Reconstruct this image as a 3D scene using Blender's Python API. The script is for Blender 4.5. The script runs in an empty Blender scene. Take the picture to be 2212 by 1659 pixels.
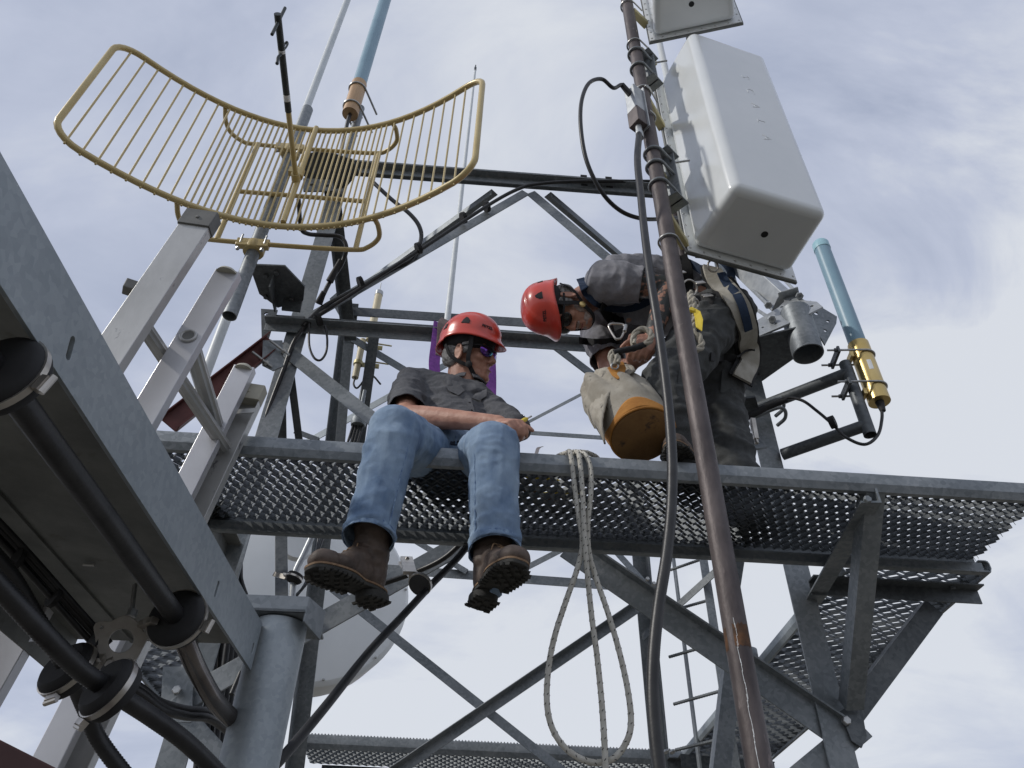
import bpy, bmesh, math, random
from mathutils import Vector, Matrix, noise
from mathutils.bvhtree import BVHTree
V = Vector
R_ = math.radians
scene = bpy.context.scene
C = scene.collection
random.seed(7)
PI = math.pi

# ---------------------------------------------------------------- camera
ROT = Matrix(((0.99719374, -0.06409931, -0.03867722),
              (-0.07116473, -0.65121672, -0.75554772),
              (0.02324283, 0.75617991, -0.65395085)))
cd = bpy.data.cameras.new('camera')
cam = bpy.data.objects.new('camera', cd)
C.objects.link(cam)
cam.matrix_world = ROT.to_4x4()
cd.sensor_width = 36.0
cd.lens = 1660.0 / 2212.0 * 36.0
cd.clip_start = 0.02
cd.clip_end = 5000
scene.camera = cam

# ---------------------------------------------------------------- world, sun, exposure
SUN = V((-0.86, -0.22, 0.64)).normalized()
w = bpy.data.worlds.new('World')
scene.world = w
w.use_nodes = True
nt = w.node_tree
nt.nodes.clear()
N = nt.nodes.new
def lk(a, b): nt.links.new(a, b)
out = N('ShaderNodeOutputWorld')
bg = N('ShaderNodeBackground')
sky = N('ShaderNodeTexSky'); sky.sky_type = 'NISHITA'; sky.sun_disc = False
sky.sun_elevation = math.asin(SUN.z)
sky.sun_rotation = math.atan2(SUN.x, SUN.y)
sky.air_density = 1.0; sky.dust_density = 1.0
skm = N('ShaderNodeVectorMath'); skm.operation = 'SCALE'; skm.inputs['Scale'].default_value = 0.08
lk(sky.outputs[0], skm.inputs[0])
tc = N('ShaderNodeTexCoord')
sep = N('ShaderNodeSeparateXYZ'); lk(tc.outputs['Generated'], sep.inputs[0])
mx = N('ShaderNodeMath'); mx.operation = 'MULTIPLY_ADD'; lk(sep.outputs['Z'], mx.inputs[0]); mx.inputs[1].default_value = 0.75; mx.inputs[2].default_value = 0.32
dx = N('ShaderNodeMath'); dx.operation = 'DIVIDE'; lk(sep.outputs['X'], dx.inputs[0]); lk(mx.outputs[0], dx.inputs[1])
dy = N('ShaderNodeMath'); dy.operation = 'DIVIDE'; lk(sep.outputs['Y'], dy.inputs[0]); lk(mx.outputs[0], dy.inputs[1])
cmb = N('ShaderNodeCombineXYZ'); lk(dx.outputs[0], cmb.inputs[0]); lk(dy.outputs[0], cmb.inputs[1])
mp = N('ShaderNodeMapping'); mp.inputs['Rotation'].default_value = (0, 0, R_(28)); mp.inputs['Scale'].default_value = (1.0, 1.7, 1)
mp.inputs['Location'].default_value = (3.3, 1.4, 0)
lk(cmb.outputs[0], mp.inputs[0])
n1 = N('ShaderNodeTexNoise'); n1.inputs['Scale'].default_value = 0.75; n1.inputs['Detail'].default_value = 7; n1.inputs['Roughness'].default_value = 0.55; n1.inputs['Distortion'].default_value = 0.6
lk(mp.outputs[0], n1.inputs['Vector'])
n2 = N('ShaderNodeTexNoise'); n2.inputs['Scale'].default_value = 2.2; n2.inputs['Detail'].default_value = 8; n2.inputs['Roughness'].default_value = 0.6; n2.inputs['Distortion'].default_value = 0.9
lk(mp.outputs[0], n2.inputs['Vector'])
nm = N('ShaderNodeMix'); nm.data_type = 'FLOAT'; nm.inputs[0].default_value = 0.26
lk(n1.outputs[0], nm.inputs[2]); lk(n2.outputs[0], nm.inputs[3])
def sky_patch(prev, dvec, lo, hi, amount, ns=None):
    "a broad brighter or darker region of cloud around one compass direction"
    dt = N('ShaderNodeVectorMath'); dt.operation = 'DOT_PRODUCT'; dt.inputs[1].default_value = V(dvec).normalized(); lk(tc.outputs['Generated'], dt.inputs[0])
    mr = N('ShaderNodeMapRange'); mr.interpolation_type = 'SMOOTHERSTEP'; mr.inputs['From Min'].default_value = lo; mr.inputs['From Max'].default_value = hi; mr.inputs['To Max'].default_value = amount
    lk(dt.outputs['Value'], mr.inputs['Value']); last = mr.outputs[0]
    if ns:
        mu = N('ShaderNodeMath'); mu.operation = 'MULTIPLY'; lk(last, mu.inputs[0]); lk(ns, mu.inputs[1]); last = mu.outputs[0]
    ad = N('ShaderNodeMath'); ad.operation = 'ADD'; lk(prev, ad.inputs[0]); lk(last, ad.inputs[1]); return ad.outputs[0]
sk = nm.outputs[0]
sk = sky_patch(sk, ROT @ V((1000, 180, -1660)), .91, .995, .36, n2.outputs[0])
sk = sky_patch(sk, ROT @ V((900, 620, -1660)), .90, .99, -.09)
sk = sky_patch(sk, ROT @ V((-1000, 600, -1660)), .86, .99, -.035)
sk = sky_patch(sk, ROT @ V((300, -900, -1660)), .80, .98, .05)
cr1 = N('ShaderNodeValToRGB')
e = cr1.color_ramp.elements
e[0].position = 0.385; e[0].color = (0.42, 0.475, 0.62, 1)
e[1].position = 0.62; e[1].color = (0.78, 0.815, 0.88, 1)
a = cr1.color_ramp.elements.new(0.50); a.color = (0.565, 0.615, 0.755, 1)
hz = N('ShaderNodeMapRange'); hz.interpolation_type = 'SMOOTHSTEP'; hz.inputs['From Min'].default_value = .62; hz.inputs['From Max'].default_value = .22; hz.inputs['To Max'].default_value = .045
lk(sep.outputs['Z'], hz.inputs['Value']); ah = N('ShaderNodeMath'); ah.operation = 'ADD'; lk(sk, ah.inputs[0]); lk(hz.outputs[0], ah.inputs[1])
lk(ah.outputs[0], cr1.inputs[0])
mixs = N('ShaderNodeMix'); mixs.data_type = 'RGBA'; mixs.inputs[0].default_value = 0.90
lk(skm.outputs[0], mixs.inputs[6]); lk(cr1.outputs[0], mixs.inputs[7])
lk(mixs.outputs[2], bg.inputs[0]); bg.inputs[1].default_value = 0.96
lk(bg.outputs[0], out.inputs[0])

sd = bpy.data.lights.new('sun', 'SUN')
so = bpy.data.objects.new('sun', sd); C.objects.link(so)
sd.energy = 2.1; sd.angle = R_(2.5); sd.color = (1.0, 0.96, 0.9)
so.rotation_euler = (-SUN).to_track_quat('-Z', 'Y').to_euler()
so.location = SUN * 40
scene.view_settings.view_transform = 'Standard'
scene.view_settings.look = 'None'
scene.view_settings.gamma = 1
scene.view_settings.exposure = 0.0
scene.render.engine = 'CYCLES'

# ---------------------------------------------------------------- pixel rays (2212 x 1659 grid) -> real points at a given depth or height
def ray(x, y): return ROT @ V((x - 1106.0, 829.5 - y, -1660.0))
def D(x, y, Y):
    r = ray(x, y); return r * (Y / r.y)
def Z(x, y, z):
    r = ray(x, y); return r * (z / r.z)

# ---------------------------------------------------------------- materials
MAT = {}
def surf(name, c1, c2=None, scale=8, rough=0.5, metal=0.0, bump=0.0, bscale=60, kind='noise', stretch=(1, 1, 1), c3=None, c3pos=0.62, c3scale=3, coat=0, spec=None, lo=0.35, hi=0.65, detail=4):
    m = bpy.data.materials.new(name); m.use_nodes = True
    t = m.node_tree; b = t.nodes['Principled BSDF']
    b.inputs['Roughness'].default_value = rough; b.inputs['Metallic'].default_value = metal
    if coat: b.inputs['Coat Weight'].default_value = coat; b.inputs['Coat Roughness'].default_value = 0.12
    if spec is not None: b.inputs['Specular IOR Level'].default_value = spec
    tcn = t.nodes.new('ShaderNodeTexCoord'); mpn = t.nodes.new('ShaderNodeMapping'); mpn.inputs['Scale'].default_value = stretch
    t.links.new(tcn.outputs['Object'], mpn.inputs[0])
    src = None
    if c2:
        if kind == 'voronoi':
            tx = t.nodes.new('ShaderNodeTexVoronoi'); tx.inputs['Scale'].default_value = scale
            t.links.new(mpn.outputs[0], tx.inputs['Vector'])
            sp = t.nodes.new('ShaderNodeSeparateColor'); t.links.new(tx.outputs['Color'], sp.inputs[0]); fac = sp.outputs[0]
            n0 = t.nodes.new('ShaderNodeTexNoise'); n0.inputs['Scale'].default_value = 5; n0.inputs['Detail'].default_value = 6
            t.links.new(mpn.outputs[0], n0.inputs['Vector'])
            mm = t.nodes.new('ShaderNodeMix'); mm.data_type = 'FLOAT'; mm.inputs[0].default_value = 0.78
            t.links.new(fac, mm.inputs[2]); t.links.new(n0.outputs[0], mm.inputs[3]); fac = mm.outputs[0]
        else:
            tx = t.nodes.new('ShaderNodeTexNoise'); tx.inputs['Scale'].default_value = scale; tx.inputs['Detail'].default_value = detail; tx.inputs['Roughness'].default_value = 0.6
            t.links.new(mpn.outputs[0], tx.inputs['Vector']); fac = tx.outputs[0]
        rp = t.nodes.new('ShaderNodeValToRGB')
        rp.color_ramp.elements[0].position = lo; rp.color_ramp.elements[0].color = (*c1, 1)
        rp.color_ramp.elements[1].position = hi; rp.color_ramp.elements[1].color = (*c2, 1)
        t.links.new(fac, rp.inputs[0]); src = rp.outputs[0]
        if c3:
            t3 = t.nodes.new('ShaderNodeTexNoise'); t3.inputs['Scale'].default_value = c3scale; t3.inputs['Detail'].default_value = 8; t3.inputs['Roughness'].default_value = 0.65
            t.links.new(mpn.outputs[0], t3.inputs['Vector'])
            r3 = t.nodes.new('ShaderNodeValToRGB'); r3.color_ramp.elements[0].position = c3pos; r3.color_ramp.elements[0].color = (0, 0, 0, 1)
            r3.color_ramp.elements[1].position = c3pos + 0.06; r3.color_ramp.elements[1].color = (1, 1, 1, 1)
            t.links.new(t3.outputs[0], r3.inputs[0])
            m3 = t.nodes.new('ShaderNodeMix'); m3.data_type = 'RGBA'
            t.links.new(r3.outputs[0], m3.inputs[0]); t.links.new(src, m3.inputs[6]); m3.inputs[7].default_value = (*c3, 1); src = m3.outputs[2]
        t.links.new(src, b.inputs['Base Color'])
    else:
        b.inputs['Base Color'].default_value = (*c1, 1)
    if bump:
        tb = t.nodes.new('ShaderNodeTexNoise'); tb.inputs['Scale'].default_value = bscale; tb.inputs['Detail'].default_value = 5
        t.links.new(mpn.outputs[0], tb.inputs['Vector'])
        bp = t.nodes.new('ShaderNodeBump'); bp.inputs['Strength'].default_value = bump; bp.inputs['Distance'].default_value = 0.004
        t.links.new(tb.outputs[0], bp.inputs['Height']); t.links.new(bp.outputs[0], b.inputs['Normal'])
    MAT[name] = m
    return m

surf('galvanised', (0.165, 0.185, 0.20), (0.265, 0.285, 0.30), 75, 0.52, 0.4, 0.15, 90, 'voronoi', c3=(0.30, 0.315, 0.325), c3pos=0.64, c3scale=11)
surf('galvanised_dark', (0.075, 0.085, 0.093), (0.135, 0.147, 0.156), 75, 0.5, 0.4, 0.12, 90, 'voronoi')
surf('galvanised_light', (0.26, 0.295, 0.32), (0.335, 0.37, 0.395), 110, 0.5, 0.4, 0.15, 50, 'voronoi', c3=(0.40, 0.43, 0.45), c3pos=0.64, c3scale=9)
surf('galvanised_new', (0.33, 0.35, 0.37), (0.46, 0.48, 0.49), 18, 0.42, 0.45, 0.2, 30)
surf('bolt_steel', (0.32, 0.33, 0.33), (0.48, 0.48, 0.47), 30, 0.35, 0.8)
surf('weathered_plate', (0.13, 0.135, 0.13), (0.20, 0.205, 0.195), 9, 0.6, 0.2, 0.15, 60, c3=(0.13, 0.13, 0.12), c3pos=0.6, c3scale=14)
surf('aluminium', (0.37, 0.37, 0.36), (0.50, 0.50, 0.49), 6, 0.42, 0.45, 0.08, 120, c3=(0.20, 0.20, 0.21), c3pos=0.62, c3scale=24, stretch=(1, 1, 0.5))
surf('aluminium_clean', (0.47, 0.47, 0.49), (0.55, 0.55, 0.57), 5, 0.38, 0.4, 0.05, 120, c3=(0.25, 0.25, 0.26), c3pos=0.73, c3scale=22)
surf('grey_plastic', (0.10, 0.10, 0.095), (0.16, 0.16, 0.15), 12, 0.6)
surf('tan_plastic', (0.34, 0.32, 0.25), (0.42, 0.40, 0.33), 12, 0.6)
surf('mustard_paint', (0.48, 0.37, 0.16), (0.56, 0.45, 0.22), 5, 0.34, 0.1, 0.05, 80, c3=(0.62, 0.50, 0.26), c3pos=0.66, c3scale=12)
surf('brown_pipe', (0.055, 0.044, 0.044), (0.118, 0.098, 0.096), 14, 0.55, 0.3, 0.5, 60, c3=(0.19, 0.155, 0.15), c3pos=0.63, c3scale=30, stretch=(1, 1, 0.45), detail=9)
surf('red_brown_paint', (0.055, 0.022, 0.022), (0.085, 0.035, 0.034), 9, 0.6, 0.1, 0.1, 60)
surf('rust_patch', (0.055, 0.033, 0.022), (0.15, 0.07, 0.03), 30, 0.8, 0.1, 0.4, 90)
surf('red_oxide', (0.085, 0.02, 0.016), (0.13, 0.035, 0.028), 9, 0.5, 0.2, 0.1, 60)
surf('white_fibreglass', (0.70, 0.73, 0.74), (0.76, 0.785, 0.79), 3, 0.22, 0.0, 0.03, 30, coat=0.5, c3=(0.66, 0.67, 0.65), c3pos=0.68, c3scale=5)
surf('white_tube', (0.60, 0.64, 0.66), (0.70, 0.73, 0.75), 10, 0.45)
surf('dish_white', (0.74, 0.76, 0.76), (0.80, 0.82, 0.82), 2, 0.5)
surf('blue_tube', (0.20, 0.33, 0.42), (0.25, 0.39, 0.48), 4, 0.4, 0, 0.03, 60)
surf('blue_tube_pale', (0.30, 0.52, 0.60), (0.34, 0.56, 0.64), 4, 0.4)
surf('gold', (0.52, 0.38, 0.14), (0.64, 0.49, 0.22), 5, 0.34, 0.8, 0.03, 60)
surf('copper_wood', (0.36, 0.22, 0.11), (0.50, 0.33, 0.18), 14, 0.42, 0.25, stretch=(1, 1, 0.1))
surf('cream_paint', (0.60, 0.52, 0.34), (0.68, 0.60, 0.42), 8, 0.5)
surf('gold_saddle', (0.50, 0.44, 0.22), (0.62, 0.56, 0.34), 12, 0.5, 0.4)
surf('black_cable', (0.009, 0.009, 0.010), (0.022, 0.022, 0.023), 20, 0.43, 0, 0.1, 200)
surf('black_matte', (0.008, 0.008, 0.009), (0.016, 0.016, 0.017), 20, 0.75)
surf('rubber', (0.018, 0.018, 0.02), (0.03, 0.03, 0.032), 12, 0.7)
surf('bare_conduit', (0.10, 0.085, 0.08), (0.22, 0.20, 0.19), 8, 0.25, 0.8, 0.05, 60, stretch=(1, 1, 1))
surf('feed_black', (0.022, 0.03, 0.032), (0.04, 0.05, 0.052), 16, 0.5, c3=(0.3, 0.3, 0.28), c3pos=0.72, c3scale=40)
surf('stainless', (0.36, 0.34, 0.31), (0.52, 0.49, 0.45), 20, 0.32, 0.85)
surf('hot_dip_cast', (0.30, 0.28, 0.25), (0.42, 0.40, 0.37), 18, 0.6, 0.4, 0.2, 60)
surf('purple_web', (0.16, 0.035, 0.26), (0.24, 0.06, 0.36), 60, 0.7, 0, 0.3, 300)
surf('brown_web', (0.16, 0.12, 0.11), (0.24, 0.18, 0.16), 40, 0.8)
surf('ground_gravel', (0.10, 0.095, 0.08), (0.17, 0.155, 0.13), 0.6, 0.95, detail=10)

# ---------------------------------------------------------------- mesh builder
def catmull(pts, n=8, closed=False):
    P = [V(p) for p in pts]; o = []
    L = len(P); rng = range(L if closed else L - 1)
    for i in rng:
        p1, p2 = P[i], P[(i + 1) % L]
        p0 = P[i - 1] if (i > 0 or closed) else p1 * 2 - p2
        p3 = P[(i + 2) % L] if (i + 2 < L or closed) else p2 * 2 - p1
        for k in range(n):
            t = k / n
            o.append(0.5 * ((2 * p1) + (p2 - p0) * t + (2 * p0 - 5 * p1 + 4 * p2 - p3) * t * t + (3 * p1 - p0 - 3 * p2 + p3) * t ** 3))
    if not closed: o.append(P[-1])
    return o

def perp(ax, hint):
    u = V(hint) - ax * V(hint).dot(ax)
    if u.length < 1e-5:
        u = V((1, 0, 0)) - ax * ax.x
        if u.length < 1e-3: u = V((0, 1, 0)) - ax * ax.y
    return u.normalized()

class MB:
    def __init__(s): s.v = []; s.f = []
    def add(s, vs, fs):
        b = len(s.v); s.v += [V(x) for x in vs]; s.f += [[i + b for i in f] for f in fs]
    def sweep(s, prof, p0, p1, u, v):
        p0 = V(p0); p1 = V(p1); ax = (p1 - p0).normalized()
        U = perp(ax, u); W = V(v) - ax * V(v).dot(ax) - U * V(v).dot(U)
        if W.length < 1e-5: W = ax.cross(U)
        W.normalize()
        n = len(prof)
        vs = [p0 + U * a + W * b for a, b in prof] + [p1 + U * a + W * b for a, b in prof]
        flip = (U.cross(W)).dot(ax) > 0
        fs = [[i, (i + 1) % n, n + (i + 1) % n, n + i] for i in range(n)]
        fs += [list(range(n))[::-1], list(range(n, 2 * n))]
        if not flip: fs = [f[::-1] for f in fs]
        s.add(vs, fs)
    def angle(s, p0, p1, a=0.06, t=0.006, u=(0, 0, -1), v=(0, 1, 0), b=None):
        b = b or a
        s.sweep([(0, 0), (a, 0), (a, t), (t, t), (t, b), (0, b)], p0, p1, u, v)
    def channel(s, p0, p1, w=0.1, h=0.04, t=0.006, u=(0, 0, -1), v=(0, 1, 0)):
        s.sweep([(0, 0), (w, 0), (w, h), (w - t, h), (w - t, t), (t, t), (t, h), (0, h)], p0, p1, u, v)
    def bar(s, p0, p1, w, h, u=(0, 0, 1), v=(0, 1, 0)):
        s.sweep([(-w / 2, -h / 2), (w / 2, -h / 2), (w / 2, h / 2), (-w / 2, h / 2)], p0, p1, u, v)
    def tube(s, pts, r, n=12, closed=False, caps=True, e=None):
        P = [V(p) for p in pts]; L = len(P)
        rr = r if isinstance(r, (list, tuple)) else [r] * L
        T = []
        for i in range(L):
            a = P[i - 1] if (i > 0 or closed) else P[i]; b = P[(i + 1) % L] if (i < L - 1 or closed) else P[i]
            d = b - a; T.append(d.normalized() if d.length > 1e-9 else V((0, 0, 1)))
        U = perp(T[0], e or (0.3, 0.2, 1)); vs = []
        for i in range(L):
            U = perp(T[i], U); W = T[i].cross(U)
            for k in range(n):
                an = 2 * PI * k / n
                vs.append(P[i] + (U * math.cos(an) + W * math.sin(an)) * rr[i])
        fs = []
        for i in range(L if closed else L - 1):
            j = (i + 1) % L
            for k in range(n):
                q = (k + 1) % n; fs.append([i * n + k, i * n + q, j * n + q, j * n + k])
        if caps and not closed:
            fs.append(list(range(n))[::-1]); fs.append([(L - 1) * n + k for k in range(n)])
        s.add(vs, fs)
    def pipe(s, p0, p1, r, th=0.004, n=24):
        "open-ended hollow pipe"
        p0 = V(p0); p1 = V(p1); ax = (p1 - p0).normalized(); U = perp(ax, (0.3, 0.2, 1)); W = ax.cross(U); vs = []
        for p, q in ((p0, r), (p1, r), (p1, r - th), (p0, r - th)):
            vs += [p + (U * math.cos(2 * PI * k / n) + W * math.sin(2 * PI * k / n)) * q for k in range(n)]
        fs = []
        for a in range(4):
            b = (a + 1) % 4
            for k in range(n):
                m = (k + 1) % n; fs.append([a * n + k, a * n + m, b * n + m, b * n + k])
        s.add(vs, fs)
    def lathe(s, o, ax, prof, n=24):
        o = V(o); ax = V(ax).normalized(); U = perp(ax, (0.3, 0.2, 1)); W = ax.cross(U); vs = []
        for t, r in prof:
            vs += [o + ax * t + (U * math.cos(2 * PI * k / n) + W * math.sin(2 * PI * k / n)) * r for k in range(n)]
        fs = []
        for i in range(len(prof) - 1):
            for k in range(n):
                q = (k + 1) % n; fs.append([i * n + k, i * n + q, (i + 1) * n + q, (i + 1) * n + k])
        fs.append(list(range(n))[::-1]); fs.append([(len(prof) - 1) * n + k for k in range(n)])
        s.add(vs, fs)
    def ball(s, c, r, n=12, m=8, sx=None):
        c = V(c); R3 = r if isinstance(r, (tuple, list)) else (r, r, r); vs = [c + V((0, 0, R3[2]))]
        M = sx or Matrix.Identity(3)
        vs = [c + M @ V((0, 0, R3[2]))]
        for i in range(1, m):
            th = PI * i / m
            for k in range(n):
                ph = 2 * PI * k / n
                vs.append(c + M @ V((R3[0] * math.sin(th) * math.cos(ph), R3[1] * math.sin(th) * math.sin(ph), R3[2] * math.cos(th))))
        vs.append(c - M @ V((0, 0, R3[2])))
        fs = [[0, 1 + k, 1 + (k + 1) % n] for k in range(n)]
        for i in range(m - 2):
            for k in range(n):
                q = (k + 1) % n; a = 1 + i * n
                fs.append([a + k, a + n + k, a + n + q, a + q])
        a = 1 + (m - 2) * n
        fs += [[a + k, len(vs) - 1, a + (k + 1) % n] for k in range(n)]
        s.add(vs, fs)
    def bolt(s, p, nrm, r=0.012, h=0.01, stud=0.0):
        s.lathe(p, nrm, [(-0.002, r), (h * 0.8, r), (h, r * 0.8)], 6)
        if stud: s.lathe(V(p) + V(nrm).normalized() * h, nrm, [(0, r * 0.5), (stud, r * 0.5)], 8)
    def plate(s, pts, nrm, th):
        "flat polygon given by its corners, with a thickness along nrm"
        nn = V(nrm).normalized() * th; n = len(pts); P = [V(p) for p in pts]
        ar = V((0, 0, 0))
        for i in range(n): ar += P[i].cross(P[(i + 1) % n])
        if ar.dot(nn) > 0: P = P[::-1]
        vs = P + [p + nn for p in P]
        fs = [list(range(n)), [n + i for i in range(n)][::-1]] + [[i, n + i, n + (i + 1) % n, (i + 1) % n][::1] for i in range(n)]
        s.add(vs, fs)
    def strip(s, pts, w, th, side):
        "flat webbing or band through pts; side = direction(s) of its width"
        P = [V(p) for p in pts]; L = len(P); vs = []
        for i in range(L):
            t = (P[min(i + 1, L - 1)] - P[max(i - 1, 0)]).normalized()
            sd_ = side[i] if isinstance(side, list) else side
            S = perp(t, sd_); Nn = t.cross(S)
            vs += [P[i] + S * w / 2 + Nn * th / 2, P[i] - S * w / 2 + Nn * th / 2, P[i] - S * w / 2 - Nn * th / 2, P[i] + S * w / 2 - Nn * th / 2]
        fs = []
        for i in range(L - 1):
            for k in range(4):
                q = (k + 1) % 4; fs.append([i * 4 + k, i * 4 + q, i * 4 + 4 + q, i * 4 + 4 + k])
        fs += [[3, 2, 1, 0], [L * 4 - 4, L * 4 - 3, L * 4 - 2, L * 4 - 1]]
        s.add(vs, fs)
    def build(s, name, mat, parent=None, smooth=True, ang=38, bevel=0, fix=True):
        me = bpy.data.meshes.new(name)
        P = s.v
        lo = V((min(p.x for p in P), min(p.y for p in P), min(p.z for p in P))); hi = V((max(p.x for p in P), max(p.y for p in P), max(p.z for p in P)))
        o_ = (lo + hi) / 2; o_.z = lo.z if parent is None else o_.z
        me.from_pydata([p - o_ for p in P], [], s.f)
        if fix:
            bm = bmesh.new(); bm.from_mesh(me); bmesh.ops.recalc_face_normals(bm, faces=bm.faces); bm.to_mesh(me); bm.free()
        o = bpy.data.objects.new(name, me); C.objects.link(o)
        o.location = o_ - (wloc(parent) if parent else V((0, 0, 0)))
        if parent: o.parent = parent
        me.materials.append(MAT[mat] if isinstance(mat, str) else mat)
        if smooth:
            me.polygons.foreach_set('use_smooth', [True] * len(me.polygons)); me.set_sharp_from_angle(angle=R_(ang))
        if bevel:
            b = o.modifiers.new('bevel', 'BEVEL'); b.width = bevel; b.segments = 2; b.limit_method = 'ANGLE'; b.angle_limit = R_(40)
        return o

def wloc(o):
    p = V(o.location)
    while o.parent: o = o.parent; p += V(o.location)
    return p
def tag(o, label, cat=None, group=None, kind=None):
    if label: o['label'] = label
    if cat: o['category'] = cat
    if group: o['group'] = group
    if kind: o['kind'] = kind
    return o
def thing(name, loc, label, cat, group=None):
    o = bpy.data.objects.new(name, None); C.objects.link(o); o.location = V(loc); o.empty_display_size = 0.1
    return tag(o, label, cat, group)

def plate2d(name, outer, holes, th, O, U, W, mat, parent, bevel=0.0):
    "flat plate with real holes: outlines in (u, w) metres on the plane O, U, W"
    U = V(U).normalized(); W = perp(U, W); Nn = U.cross(W)
    cu = bpy.data.curves.new(name, 'CURVE'); cu.dimensions = '2D'; cu.fill_mode = 'BOTH'; cu.extrude = th / 2; cu.bevel_depth = bevel
    for poly in [outer] + holes:
        sp = cu.splines.new('POLY'); sp.points.add(len(poly) - 1)
        for i, (a, b) in enumerate(poly): sp.points[i].co = (a, b, 0, 1)
        sp.use_cyclic_u = True
    to = bpy.data.objects.new(name, cu); C.objects.link(to)
    dg = bpy.context.evaluated_depsgraph_get()
    me = bpy.data.meshes.new_from_object(to.evaluated_get(dg)); bpy.data.objects.remove(to); bpy.data.curves.remove(cu)
    M = Matrix((U, W, Nn)).transposed().to_4x4(); me.transform(M); me.name = name
    o = bpy.data.objects.new(name, me); C.objects.link(o); o.location = V(O) - (wloc(parent) if parent else V((0, 0, 0)))
    if parent: o.parent = parent
    me.materials.clear(); me.materials.append(MAT[mat])
    return o
def circ(x, y, r, n=16, sx=1, sy=1): return [(x + r * sx * math.cos(2 * PI * k / n), y + r * sy * math.sin(2 * PI * k / n)) for k in range(n)]

def ubolt(mb, c, ax, back, r, leg, wr=0.005):
    "U-bolt round a pipe centred at c with axis ax; its two ends run along back"
    c = V(c); ax = V(ax).normalized(); b = perp(ax, back); sd2 = ax.cross(b)
    pts = [c + sd2 * r + b * leg] + [c + sd2 * r * math.cos(t) - b * r * math.sin(t) for t in [PI * k / 14 for k in range(15)]] + [c - sd2 * r + b * leg]
    mb.tube(pts, wr, 8)
def ring(mb, c, ax, r, wr, n=24):
    c = V(c); ax = V(ax).normalized(); U = perp(ax, (0.3, 0.1, 1)); W = ax.cross(U)
    mb.tube([c + (U * math.cos(2 * PI * k / n) + W * math.sin(2 * PI * k / n)) * r for k in range(n)], wr, 8, closed=True)

ZD = 1.428
def infr(p):
    c = ROT.transposed() @ V(p)
    if c.z > -.01: return False
    x = 1106 + 1660 * c.x / -c.z; y = 829.5 - 1660 * c.y / -c.z
    return -40 < x < 2252 and -40 < y < 1700
def bvh_of(objs):
    dg = bpy.context.evaluated_depsgraph_get(); vs = []; fs = []
    for o in objs:
        ev = o.evaluated_get(dg); me = ev.to_mesh(); b = len(vs); off = wloc(o)
        vs += [v.co + off for v in me.vertices]; fs += [[i + b for i in p.vertices] for p in me.polygons]; ev.to_mesh_clear()
    return BVHTree.FromPolygons(vs, fs)
def onto(bvh, x, y, off=.003, Y=None):
    "the nearest point of a built surface seen in direction (x, y), lifted off it a little; used to drape straps on clothing"
    d = ray(x, y).normalized(); loc, nrm, i, dist = bvh.ray_cast(V((0, 0, 0)), d)
    if loc is None or (Y is not None and abs(loc.y - Y) > .22): return D(x, y, Y), None
    if nrm.dot(d) > 0: nrm = -nrm
    return loc + nrm * off, nrm
# ---------------------------------------------------------------- ground far below
gm = bpy.data.meshes.new('ground')
gm.from_pydata([(-3000, -3000, -9), (3000, -3000, -9), (3000, 3000, -9), (-3000, 3000, -9)], [], [(0, 1, 2, 3)])
go = bpy.data.objects.new('ground', gm); C.objects.link(go); gm.materials.append(MAT['ground_gravel']); go['kind'] = 'structure'
# ================================================================= THE TOWER
YF = 2.75
lf = D(551, 940, 2.85); rf_ = D(1693, 1010, 2.70)
tower = thing('lattice_tower', (0.1, 4.0, -9), 'galvanised steel lattice tower of bolted angle legs, beams and cross braces', 'tower')
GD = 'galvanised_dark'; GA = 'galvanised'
def member(name, p0, p1, a=0.05, t=0.005, u=(0, 0, -1), v=(0, 1, 0), mat=GA, b=None, parent=None):
    m = MB(); m.angle(p0, p1, a, t, u, v, b); return m.build(name, mat, parent or tower, smooth=False, bevel=0.0012)
zT = D(1100, 372, YF).z
lt = V((lf.x, lf.y, -9)); rt = V((rf_.x, rf_.y, -9))
member('leg', lt, V((lf.x, lf.y, D(700, 345, 2.85).z)), 0.10, 0.009, (1, 0, 0), (0, 1, 0))
member('leg', rt, V((rf_.x, rf_.y, zT)), 0.10, 0.009, (-1, 0, 0), (0, 1, 0))
# rear legs lean in towards the top
rl0 = D(622, 1659, 5.2); rl1 = D(745, 655, 3.9); rr0 = D(1440, 1659, 5.2); rr1 = D(1395, 1190, 4.75); rr2 = D(1330, 560, 3.95)
rl0b = rl0 + (rl0 - rl1) * 1.0
member('leg', rl0b, rl1, 0.10, 0.009, (1, 0, 0), (0, -1, 0))
member('leg', rr0 + (rr0 - rr1) * 3.0, rr1, 0.10, 0.009, (-1, 0, 0), (0, -1, 0))
member('leg', rr1 + V((0, 0.01, 0)), rr2, 0.10, 0.009, (-1, 0, 0), (0, -1, 0))
# top frame
p = D(690, 350, YF); q = D(1600, 425, YF); zz = D(1100, 372, YF).z + 0.012
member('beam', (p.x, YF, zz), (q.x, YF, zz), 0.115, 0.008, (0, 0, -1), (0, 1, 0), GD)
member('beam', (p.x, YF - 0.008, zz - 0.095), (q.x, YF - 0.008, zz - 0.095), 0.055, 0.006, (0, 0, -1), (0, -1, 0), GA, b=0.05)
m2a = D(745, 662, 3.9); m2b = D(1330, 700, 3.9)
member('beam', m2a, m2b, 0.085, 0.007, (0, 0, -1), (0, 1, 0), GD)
member('beam', D(705, 400, 2.85), D(745, 735, 3.85), 0.08, 0.006, (1, 0, 0), (0, 0, -1), GD)
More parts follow.
